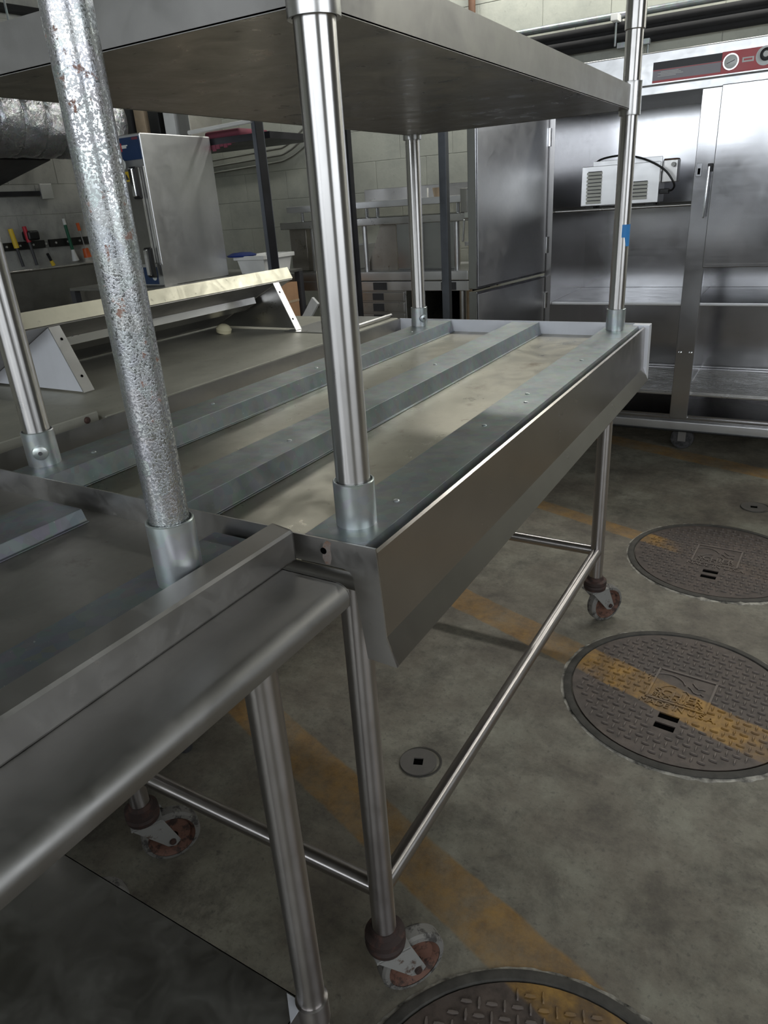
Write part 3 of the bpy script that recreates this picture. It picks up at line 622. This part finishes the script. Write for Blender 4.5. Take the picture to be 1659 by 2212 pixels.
for x, y in ((-.47, 3.955), (-1.13, 3.955), (.16, 3.955), (-1.13, 4.48), (.16, 4.48)):
    cs = MB().box(x - .045, x + .045, y - .045, y + .045, .116, .122).build('caster', 'stainless_dull', h)
    MB().lathe((x, y + .02, .060), (0, -1, 0), [(.040, 0), (.057, .002), (.060, .008), (.060, .032), (.057, .038), (.040, .040)], 32).build('wheel', 'tyre_dark', cs)
    for q in (-.0245, .0245): MB().box(x - .02, x + .02, y + q - .0025, y + q + .0025, .045, .117).build('fork_plate', 'stainless_dull', cs)
# right upper door, shut
dr = MB().box(-.452, .236, yH - .046, yH - .003, .944, 1.702).build('door', 'stainless_cabinet', h, .004, 2)
MB().box(-.440, .225, yH - .0467, yH - .0455, .957, .962).build('door_seam', 'stainless_inner', dr)
MB().box(-.478, -.458, yH - .030, yH - .003, 1.362, 1.395).build('latch', 'dark_grey', dr, .002)
MB().bar((-.469, yH - .045, 1.385), (-.471, yH - .052, 1.165), .010, .012, (0, 1, 0)).build('lever_handle', 'chrome', dr, .004, 3)
MB().box(-.5285, -.504, yH - .009, yH - .002, 1.343, 1.400).build('strike_plate', 'aluminium_white_lit', h, .003)
MB().box(-.521, -.510, yH - .0105, yH - .0085, 1.352, 1.378).build('strike_slot', 'shade_black', h)
for x in (-.516, -.466): MB().lathe((x, yH - .002, .531), (0, -1, 0), [(.0095, 0), (.0085, .005), (.004, .008)], 14).build('stud', 'chrome', h)
# left bay doors, swung open
dn = Vector((-1.336, 3.185, 0)); dh = Vector((-1.232, yH - .004, 0)); da = (dh - dn).normalized(); dl = (dh - dn).length; dnv = Vector((-da.y, da.x, 0))
for zz0, zz1, nm in ((.925, 1.712, 'upper'), (.20, .914, 'lower')):
    c = (dn + dh) / 2 + dnv * .0225 + Vector((0, 0, (zz0 + zz1) / 2))
    d2 = MB().obox(c, da, dnv, (0, 0, 1), dl / 2, .0225, (zz1 - zz0) / 2).build('door', 'stainless_cabinet', h, .004, 2)
    MB().obox(c - dnv * .0232, da, dnv, (0, 0, 1), dl / 2 - .012, .001, (zz1 - zz0) / 2 - .012).build('door_liner', 'stainless_bright', d2)
    if nm == 'upper':
        e = dn + dnv * .055 + da * .02
        MB().obox(e + Vector((0, 0, 1.295)), da, dnv, (0, 0, 1), .014, .014, .062).build('latch', 'chrome', d2, .004, 3)
        MB().obox(e + dnv * .012 + Vector((0, 0, 1.31)), da, dnv, (0, 0, 1), .018, .018, .05).build('latch_case', 'stainless_grey', d2, .003)
        MB().bar(e + dnv * .022 + Vector((0, 0, 1.23)), e + dnv * .030 + Vector((0, 0, 1.135)), .009, .009).build('lever_handle', 'chrome', d2, .003)
    for q in (.18, .82):
        z = zz0 + (zz1 - zz0) * q; MB().tube(dh - da * .004 - dnv * .006 + Vector((0, 0, z - .04)), dh - da * .004 - dnv * .006 + Vector((0, 0, z + .04)), .007, seg=12).build('hinge', 'chrome', d2)

# louvred heater unit on the wire shelf
mz = 1.2292; mx0, mx1, my = -1.088, -.708, 3.985
u = thing('heater_unit', 'small louvred steel heater unit with a black power cord on the wire shelf', 'appliance', (-.9, 4.06, mz))
MB().box(mx0, mx1, my, my + .16, mz + .012, mz + .196).build('case', 'stainless_bright', u, .003)
MB().box(mx0 + .05, mx1 + .004, my + .02, my + .03, mz + .15, mz + .218).build('rear_plate', 'stainless_bright', u, .002)
for q in (mx0 + .04, mx1 - .04):
    for w_ in (my + .04, my + .13): MB().box(q - .02, q + .02, w_ - .02, w_ + .02, mz, mz + .012).build('foot', 'black_plastic', u)
def louver(x0, x1, z):
    MB().prism([(0, 0), (-.010, .001), (-.012, .006), (-.006, .012), (0, .013)], (x0, my, z), (0, 1, 0), (0, 0, 1), (1, 0, 0), x1 - x0).build('louver', 'louver_white', u)
    MB().box(x0 + .004, x1 - .002, my - .0008, my + .001, z + .013, z + .0165).build('louver_slot', 'dark_grey', u)
for k in range(9): louver(mx0 + .028, mx0 + .103, mz + .022 + k * .0168)
for k in range(5): louver(mx1 - .128, mx1 - .052, mz + .030 + k * .0168)
MB().box(mx1 + .002, mx1 + .072, my + .05, my + .13, mz + .10, mz + .200).build('transformer', 'stainless', u, .004)
MB().box(mx1 + .004, mx1 + .070, my + .052, my + .128, mz + .170, mz + .206).build('transformer_coil', 'brown_pipe', u, .005)
MB().lathe((mx1 + .055, my + .04, mz + .178), (0, -1, 0), [(.010, 0), (.010, .02)], 12).build('terminal', 'white_plastic', u)
MB().box(mx1 + .0, mx1 + .044, my + .03, my + .06, mz + .048, mz + .072).build('plug', 'black_plastic', u, .004)
def bez(pts, n=10):
    out = []
    P = [Vector(p) for p in pts]
    for i in range(len(P) - 1):
        a, b, c, d = P[max(i - 1, 0)], P[i], P[i + 1], P[min(i + 2, len(P) - 1)]
        for k in range(n):
            t_ = k / n; out.append(.5 * ((2 * b) + (c - a) * t_ + (2 * a - 5 * b + 4 * c - d) * t_ ** 2 + (3 * b - a - 3 * c + d) * t_ ** 3))
    return out + [P[-1]]
MB().path(bez([(mx0 + .042, my + .05, mz + .19), (mx0 + .07, my + .045, mz + .222), (mx0 + .14, my + .03, mz + .235), (mx0 + .22, my, mz + .232), (mx0 + .31, my - .015, mz + .208), (mx1 + .02, my - .012, mz + .158), (mx1 + .068, my, mz + .095), (mx1 + .062, my + .02, mz + .066), (mx1 + .03, my + .04, mz + .060)]), .0048, 8).build('power_cord', 'black_plastic', u)

# ------------------------------------------------------------------ pipes on the back wall
t = thing('pipe_bundle', 'bundle of black insulated pipes running along the pale block wall', 'pipe', (-.5, 4.78, 2.05))
for k in range(4): MB().tube((-1.96, 4.80 - .015 * (k % 2), 2.070 + .027 * k), (1.6, 4.80 - .015 * (k % 2), 2.068 + .027 * k), .0195, seg=14).build('pipe', 'black_foam', t)
t2 = MB().tube((-1.96, 4.79, 2.200), (1.6, 4.79, 2.200), .019, seg=16).build('conduit', 'galvanized'); tag(t2, 'pale grey conduit above the black pipe bundle', 'conduit')
t3 = thing('pipe_bracket', 'small steel bracket holding the black pipe bundle', 'bracket', (-1.05, 4.75, 2.1))
MB().box(-1.165, -1.125, 4.70, 4.85, 2.165, 2.20).build('clamp', 'white_plastic', t3, .004)
MB().box(-1.13, -.955, 4.735, 4.775, 2.035, 2.062).build('strut', 'galvanized', t3, .002)
MB().tube((-.965, 4.755, 1.99), (-.965, 4.755, 2.04), .005, seg=8).tube((-1.145, 4.755, 2.05), (-1.145, 4.755, 2.17), .006, seg=8).build('threaded_rod', 'galvanized', t3)
t4 = MB().tube((-2.03, 4.80, 2.02), (-2.03, 4.80, 3.4), .022, seg=14).build('riser_pipe', 'brown_pipe'); tag(t4, 'brown riser pipe going up the back wall', 'pipe')
cd = thing('wall_conduit', 'thin grey conduits bending upward on the grey block wall', 'conduit', (-3.3, 4.82, 1.6))
for k in range(3):
    dz = .045 * k
    MB().path(bez([(-4.6, 4.825, 1.62 + dz), (-3.75, 4.825, 1.655 + dz), (-3.55, 4.825, 1.675 + dz), (-3.35, 4.825, 1.76 + dz * 1.3), (-2.85, 4.825, 2.02 + dz * 1.6)], 6), .008, 8).build('pipe', 'stainless_grey', cd)
wl = thing('wall_fixture', 'white cylindrical fixture on the grey block wall', 'wall fixture', (-3.19, 4.78, 1.46))
MB().lathe((-3.2, 4.79, 1.47), (0, 0, 1), [(.02, 0), (.042, .008), (.048, .03), (.048, .21), (.036, .235), (.012, .24)], 24).build('body', 'white_plastic', wl)
MB().box(-3.235, -3.165, 4.80, 4.845, 1.50, 1.67).build('back_plate', 'stainless_grey', wl)

# ------------------------------------------------------------------ equipment table against the back wall
eL, eR, eF, eB = -3.24, -1.80, 4.15, 4.78
e = thing('equipment_table', 'stainless equipment table with drawers against the back wall', 'table', (-2.5, 4.4, 0))
MB().box(eL, eR, eF, eB, .862, .918).build('table_top', 'stainless_bright', e, .005)
MB().box(eL, eR, eF + .004, eF + .03, .80, .858).build('apron', 'stainless_bright', e, .003)
for x in (-3.10, -2.42, -1.93): MB().box(x - .05, x + .05, eF - .001, eF + .004, .805, .852).build('apron_plate', 'dark_grey', e)
for x in (eL + .06, eR - .06):
    for y in (eF + .06, eB - .06): MB().tube((x, y, 0), (x, y, .862), .022, seg=18).build('leg', 'stainless', e)
MB().box(-2.66, -2.24, eF + .02, eB - .06, .22, .80).build('drawer_case', 'stainless', e, .003)
for z0_, z1_ in ((.735, .79), (.665, .725), (.44, .655)):
    dw = MB().box(-2.65, -2.25, eF + .004, eF + .02, z0_, z1_).build('drawer', 'stainless', e, .003)
    MB().box(-2.48, -2.40, eF, eF + .004, z0_ + .006, z1_ - .006).build('pull', 'dark_grey', dw)
MB().tube((-1.86, eF + .12, .45), (-1.86, eF + .12, .80), .035, seg=20).build('pipe', 'wood_pale', e)
MB().box(eL + .04, eR - .04, eB - .03, eB - .02, .2, .80).build('back_panel', 'shade_black', e)  # black sheet added where there is only shade under the table
MB().box(eL + .04, eR - .04, eF + .04, eB - .04, .20, .22).build('under_shelf', 'dark_grey', e)
ov = thing('over_shelf', 'double stainless overshelf standing on the equipment table', 'shelf', (-2.5, 4.4, .918))
MB().box(-3.20, -1.79, 4.18, 4.56, 1.197, 1.242).build('shelf', 'stainless', ov, .004)
MB().box(-3.13, -1.80, 4.18, 4.60, 1.298, 1.338).build('shelf', 'stainless_bright', ov, .004)
MB().box(-2.75, -1.80, 4.58, 4.60, 1.338, 1.415).build('back_splash', 'stainless', ov, .003)
for x in (-3.05, -2.54, -2.46, -1.90): MB().tube((x, 4.25, 1.242), (x, 4.25, 1.298), .014, seg=14).build('spacer', 'chrome', ov)
for x in (-2.56, -1.905): MB().tube((x, 4.24, .919), (x, 4.24, 1.197), .017, seg=16).build('post', 'stainless_bright', ov)
MB().prism([(0, 0), (.235, 0), (.235, .278), (.125, .278)], (-2.575, 4.26, .919), (1, 0, 0), (0, 0, 1), (0, 1, 0), .012).build('side_plate', 'stainless_shelf', ov)
MB().box(-2.33, -1.93, 4.25, 4.27, .919, 1.197).build('panel', 'stainless_cabinet', ov, .002)
MB().box(-3.20, -3.06, 4.28, 4.48, .919, 1.197).build('pedestal', 'stainless_shelf', ov, .004)
MB().tube((-3.00, 4.30, .919), (-3.00, 4.30, 1.197), .032, seg=20).build('post', 'stainless_bright', ov)
cp = thing('paper_cup_stack', 'small pale cup and clip on the overshelf', 'cup', (-2.02, 4.22, 1.338))
MB().lathe((-2.02, 4.24, 1.3385), (0, 0, 1), [(.030, 0), (.040, .05), (.038, .05), (.028, .002)], 18).build('cup', 'wood_pale', cp)
MB().box(-2.085, -2.075, 4.19, 4.21, 1.3385, 1.39).build('clip', 'white_plastic', cp)
tubs = [(-1.83, 4.36, .919, .16, 'white tub with a thick rim at the end of the equipment table', 'cream_plastic'),
        (-2.84, 4.36, .919, .15, 'white tub with a thick rim between the overshelf post and its side plate', 'white_plastic')]
def tub(x, y, z, hh, label, mat, w=.2, d=.26):
    t = thing('plastic_tub', label, 'tub', (x, y, z), 'white plastic tubs'); a = .86
    b = MB(); 
    vs = [(x + i * w / 2 * k, y + j * d / 2 * k, z + q) for k, q in ((a, .0005), (1, hh)) for i, j in ((-1, -1), (1, -1), (1, 1), (-1, 1))]
    vi = [(x + i * (w / 2 - .008) * k, y + j * (d / 2 - .008) * k, z + q) for k, q in ((a, .006), (1, hh)) for i, j in ((-1, -1), (1, -1), (1, 1), (-1, 1))]
    b.add(vs + vi, [(3, 2, 1, 0), (8, 9, 10, 11)] + [(i, (i + 1) % 4, 4 + (i + 1) % 4, 4 + i) for i in range(4)] + [(8 + (i + 1) % 4, 8 + i, 12 + i, 12 + (i + 1) % 4) for i in range(4)] + [(4 + i, 4 + (i + 1) % 4, 12 + (i + 1) % 4, 12 + i) for i in range(4)])
    b.build('body', mat, t, .004); r = MB()
    r.box(x - w / 2 - .012, x + w / 2 + .012, y - d / 2 - .012, y - d / 2 + .002, z + hh - .02, z + hh + .004).box(x - w / 2 - .012, x + w / 2 + .012, y + d / 2 - .002, y + d / 2 + .012, z + hh - .02, z + hh + .004)
    r.box(x - w / 2 - .012, x - w / 2 + .002, y - d / 2, y + d / 2, z + hh - .02, z + hh + .004).box(x + w / 2 - .002, x + w / 2 + .012, y - d / 2, y + d / 2, z + hh - .02, z + hh + .004)
    r.build('rim', 'white_plastic', t, .003); return t
tub(-1.815, 4.46, .919, .15, 'white tub with a thick rim at the end of the equipment table', 'cream_plastic', .13)
tub(-2.80, 4.42, .919, .15, 'white tub with a thick rim beside the round post of the overshelf', 'white_plastic', .26)
wb = MB().bar((-2.90, 3.74, .47), (-2.62, 3.70, .80), .02, .06).build('white_panel', 'white_plastic', None, .003); tag(wb, 'white board leaning in the dark below the equipment table', 'board')

# ------------------------------------------------------------------ black rack posts
rk = thing('steel_rack', 'black steel rack with an upper shelf behind the stacked cabinet', 'rack', (-3.1, 3.9, 0))
MB().box(-2.775, -2.770, 3.50, 3.565, 0, 2.3).build('post', 'black_steel', rk)
MB().box(-2.852, -2.770, 3.565, 3.570, 0, 2.3).build('post_flange', 'angle_grey', rk)
MB().box(-2.82, -2.765, 4.06, 4.10, 0, 2.3).build('post', 'black_steel', rk)
MB().box(-4.35, -4.31, 3.72, 3.78, 0, 2.3).build('post', 'black_steel', rk)
MB().box(-4.35, -4.31, 4.06, 4.10, 0, 2.3).build('post', 'black_steel', rk)
MB().box(-4.35, -2.77, 3.62, 4.08, 1.70, 1.735).build('shelf', 'black_steel', rk)
MB().tube((-3.32, 3.56, 1.775), (-2.84, 3.56, 1.79), .012, seg=10).build('rail', 'white_plastic', rk)
pk = MB().box(-3.30, -3.02, 3.66, 3.95, 1.7355, 1.78).build('folded_cloth', 'pink_fabric', None, .02, 3); tag(pk, 'folded dark pink cloth on the upper rack shelf', 'cloth')
pk2 = MB()
for k in range(9): pk2.box(-3.29 + .030 * k, -3.263 + .030 * k, 3.610, 3.6165, 1.655 + .006 * (k % 3) + .004 * k, 1.70)
pk2.build('hanging_hem', 'pink_fabric', pk)
for k, x in enumerate((-3.95, -3.83, -3.71, -3.58, -3.46)):
    bx = MB().box(x - .045, x + .045, 3.68, 3.98, 1.7355, 2.02 + .02 * (k % 2)).build('binder', ('dark_grey', 'wood_pale', 'black_plastic', 'white_plastic', 'stainless_grey')[k], None, .006)
    tag(bx, ('dark grey', 'tan', 'black', 'white', 'steel grey')[k] + ' upright box standing on the upper rack shelf', 'box', 'boxes on the upper rack shelf')
bp = MB().box(-2.412, -2.366, 3.80, 3.84, 0, 2.35).build('steel_post', 'black_steel', None, .003); tag(bp, 'black square steel post behind the nearest bright table leg', 'post')
bp = MB().box(-1.835, -1.790, 3.855, 3.895, 0, 2.35).build('steel_post', 'angle_grey', None, .003); tag(bp, 'grey-black square steel post beside the open cabinet doors', 'post')

# ------------------------------------------------------------------ stacked cabinet with blue panels on a bench, boxes under it
bn = thing('bench_rack', 'low dark bench carrying the blue-panelled cabinet', 'bench', (-3.5, 3.5, 0))
MB().box(-3.95, -2.93, 2.98, 4.02, .945, .962).build('top', 'stainless_grey', bn, .002)
MB().box(-3.95, -2.93, 2.98, 4.02, .60, .62).build('lower_shelf', 'stainless_grey', bn, .002)
for x in (-3.93, -2.95):
    for y in (3.0, 4.0): MB().box(x - .02, x + .02, y - .02, y + .02, 0, .945).build('leg', 'dark_grey', bn)
for k, y in enumerate((3.19, 3.50, 3.81)):
    b = thing('cardboard_box', 'brown cardboard box ' + ('with blue print', 'with a pale shipping label', 'without a label')[k] + ' under the bench top', 'box', (-3.12, y, .62), 'cardboard boxes under the bench')
    MB().box(-3.36, -2.94, y - .15, y + .15, .6205, .925 - .02 * k).build('carton', 'cardboard', b, .003)
    MB().box(-2.9398, -2.9385, y - .15, y + .15, .76, .775).build('tape_seam', 'wood_pale', b)
    if k == 0:
        for q in range(3): MB().box(-2.9395, -2.938, y - .10 + .07 * q, y - .06 + .07 * q, .80, .86).build('print', 'print_blue', b)
    if k == 1: MB().box(-2.9395, -2.938, y - .12, y - .03, .80, .91).build('label', 'paper_label', b)
cx1, cy0, cy1, cb, ct = -3.20, 3.055, 3.60, .9625, 1.745
c = thing('small_cabinet', 'stainless countertop cabinet with dark blue panels and two latches', 'cabinet', (-3.48, 3.33, cb))
MB().box(-3.70, cx1, cy0, cy1, cb, ct).build('body', 'stainless_bright', c, .006, 3)
cd_ = MB().box(-3.675, cx1 - .03, cy0 - .030, cy0, cb + .125, ct - .165).build('door', 'stainless_grey', c, .004)
MB().box(cx1 - .028, cx1 - .002, cy0 - .012, cy0 - .0, cb + .115, ct - .16).build('door_frame', 'stainless_bright', c, .003)
MB().box(-3.685, cx1 - .008, cy0 - .004, cy0 + .001, ct - .125, ct - .015).build('control_panel', 'blue_panel', c)
MB().box(-3.40, -3.31, cy0 - .0052, cy0 - .003, ct - .066, ct - .056).box(-3.38, -3.30, cy0 - .0052, cy0 - .003, ct - .056, ct - .050).build('panel_mark', 'dial_face', c)
MB().box(-3.362, -3.345, cy0 - .0054, cy0 - .003, ct - .080, ct - .040).build('panel_star', 'red_panel', c)
MB().box(-3.26, -3.215, cy0 - .0052, cy0 - .003, ct - .030, ct - .018).build('pink_sticker', 'pink_fabric', c)
MB().box(-3.685, cx1 - .05, cy0 - .004, cy0 + .001, cb + .012, cb + .105).build('lower_panel', 'blue_panel', c)
MB().lathe((cx1 - .075, cy0 - .004, cb + .05), (0, -1, 0), [(.018, 0), (.012, .0008)], 14).build('drop_mark', 'dial_face', c)
for z in (1.50, 1.02 + .07):
    lt = MB().box(cx1 - .075, cx1 - .022, cy0 - .050, cy0 - .028, z - .075, z + .085).build('latch', 'black_plastic', cd_, .006)
    MB().box(cx1 - .066, cx1 - .036, cy0 - .066, cy0 - .048, z - .065, z + .078).build('latch_lever', 'chrome', cd_, .006, 3)
MB().box(-3.345, -3.295, cy0 - .0312, cy0 - .030, 1.515, 1.565).build('warning_label', 'yellow_plastic', cd_)
MB().prism([(-.018, 0), (.018, 0), (0, .03)], (-3.32, cy0 - .0318, 1.524), (1, 0, 0), (0, 0, 1), (0, 1, 0), .001).build('warning_triangle', 'dark_grey', cd_)
MB().lathe((-3.34, cy0 - .030, 1.60), (0, -1, 0), [(.03, 0), (.03, .001)], 20).build('round_label', 'dial_face', cd_)
MB().box(-3.50, -3.43, cy0 - .0312, cy0 - .030, 1.55, 1.60).build('green_note', 'green_note', cd_)
MB().prism([(0, 0), (.10, 0), (0, .13)], (cx1, cy0 - .012, cb), (0, 1, 0), (0, 0, 1), (1, 0, 0), .004).build('corner_triangle', 'stainless_bright', c)
tub(-3.06, 3.80, .9625, .105, 'white shallow tub with a thick rim on the bench beside the cabinet', 'white_plastic', .22, .30)
bl = MB().lathe((-3.16, 3.70, 1.068), (0, 0, 1), [(.09, 0), (.095, .008), (.06, .022), (.0, .026)], 24).build('blue_lid', 'blue_lid'); tag(bl, 'dark blue round lid resting on the white shallow tub', 'lid')

# ------------------------------------------------------------------ duct, counter and tool rail by the left wall
dx, dz = -3.97, 1.880; prof = []; y = 1.4; k = 0
while y < 3.42:
    prof += [(.190, y), (.1965, y + .006), (.1975 - .002 * (k % 2), y + .04), (.199 - .003 * (k % 3 == 1), y + .07), (.1975, y + .10), (.1965, y + .134), (.190, y + .14)]; y += .142; k += 1
db = MB(); db.lathe((dx, 0, dz), (0, 1, 0), prof, 56)
rn = random.Random(3); db.v = [(a + rn.uniform(-.003, .003), b, c + rn.uniform(-.003, .003)) for a, b, c in db.v]
du = thing('insulated_duct', 'silver foil-wrapped air duct with ring seams running under the ceiling', 'duct', (dx, 2.4, dz))
db.build('sleeve', 'duct_foil', du, angle=60)
for yy in (1.7, 3.0): MB().tube((dx, yy, dz + .18), (dx, yy, 3.4), .006, seg=8).build('hanger_rod', 'galvanized', du)
ct_ = thing('wall_counter', 'long dull steel counter with a high splash panel along the left wall', 'counter', (-4.6, 3.0, 0))
MB().box(-4.55, -4.53, 1.2, 4.30, .55, 1.055).build('splash_panel', 'stainless_grey', ct_, .004)
MB().box(-4.56, -4.515, 1.2, 4.30, 1.050, 1.066).build('rolled_edge', 'stainless', ct_, .006, 3)
MB().box(-4.85, -4.53, 1.2, 4.30, .55, .59).build('basin_floor', 'stainless_grey', ct_)
for y in (1.3, 2.7, 4.2): MB().tube((-4.6, y, 0), (-4.6, y, .55), .022, seg=14).build('leg', 'stainless', ct_)
for k, (ya_, yb_) in enumerate(((3.20, 3.56), (3.60, 4.25))):
    rl = thing('tool_rail', ('black tool rail behind the red handled tool', 'black tool rail behind the green brush')[k], 'rail', (WX + .02, (ya_ + yb_) / 2, 1.2), 'tool rails on the left wall')
    MB().box(WX + .007, WX + .028, ya_, yb_, 1.180, 1.232).build('bar', 'black_plastic', rl, .003)
    for q in range(4 if k == 0 else 6): MB().lathe((WX + .028, ya_ + .05 + q * .105, 1.206), (1, 0, 0), [(.009, 0), (.007, .006)], 12).build('hook_stud', 'stainless_bright', rl)
def wand(label, name, cat, y, ztop, zbot, parts, lean=.03):
    t = thing(name, label, cat, (WX + .055, y, zbot), 'tools hung on the rails'); L_ = ztop - zbot
    for nm, f0, f1, r0, r1, mt in parts:
        p = lambda f: (WX + .058, y - lean * (1 - f) * -1, zbot + L_ * f)
        MB().tube(p(f0), p(f1), r0, r1, 12).build(nm, mt, t)
wand('green and white brush hanging from the tool rail', 'cleaning_brush', 'brush', 3.735, 1.365, 1.07, [('bristles', 0, .27, .026, .012, 'white_plastic'), ('handle', .27, .86, .012, .011, 'green_plastic'), ('grip_end', .86, 1, .012, .010, 'white_plastic')])
wand('orange spatula with grey shaft hanging from the tool rail', 'spatula', 'spatula', 3.85, 1.33, 1.085, [('blade', 0, .26, .028, .022, 'orange_plastic'), ('shaft', .26, .78, .005, .005, 'stainless'), ('grip', .78, 1, .012, .012, 'orange_plastic')])
wand('red handled tool hanging from the tool rail', 'hand_tool', 'tool', 3.40, 1.33, 1.07, [('shaft', 0, .6, .010, .010, 'dark_grey'), ('grip', .6, 1, .016, .014, 'red_plastic')])
wand('yellow handled tool hanging from the tool rail', 'hand_tool', 'tool', 3.29, 1.32, 1.07, [('shaft', 0, .5, .010, .010, 'dark_grey'), ('grip', .5, 1, .018, .016, 'yellow_plastic')])
wand('short black tool with a yellow tip by the rail gap', 'hand_tool', 'tool', 3.535, 1.14, 1.055, [('tip', 0, .4, .014, .012, 'yellow_plastic'), ('grip', .4, 1, .010, .010, 'black_plastic')])
dk = MB().box(WX + .007, WX + .09, 3.40, 3.49, 1.235, 1.30).build('black_case', 'black_plastic', None, .015, 3); tag(dk, 'black rounded case above the tool rail', 'case')
hb = thing('wall_bracket', 'dark arm with a small steel end plate on the left wall', 'bracket', (WX + .1, 3.45, 1.54))
MB().box(WX + .007, WX + .05, 2.2, 3.63, 1.525, 1.555).build('arm', 'black_steel', hb)
MB().box(WX + .04, WX + .06, 3.60, 3.70, 1.50, 1.60).build('end_plate', 'stainless_bright', hb, .004)
hd_ = thing('wedge', 'black hood above the left counter', 'wedge', (-4.55, 2.6, 1.6))  # black sloped form filling the area below the duct
MB().prism([(0, 0), (.62, .12), (.62, .20), (0, .75)], (WX + .01, 1.3, 1.58), (1, 0, 0), (0, 0, 1), (0, 1, 0), 2.0).build('shell', 'black_steel', hd_, .005)
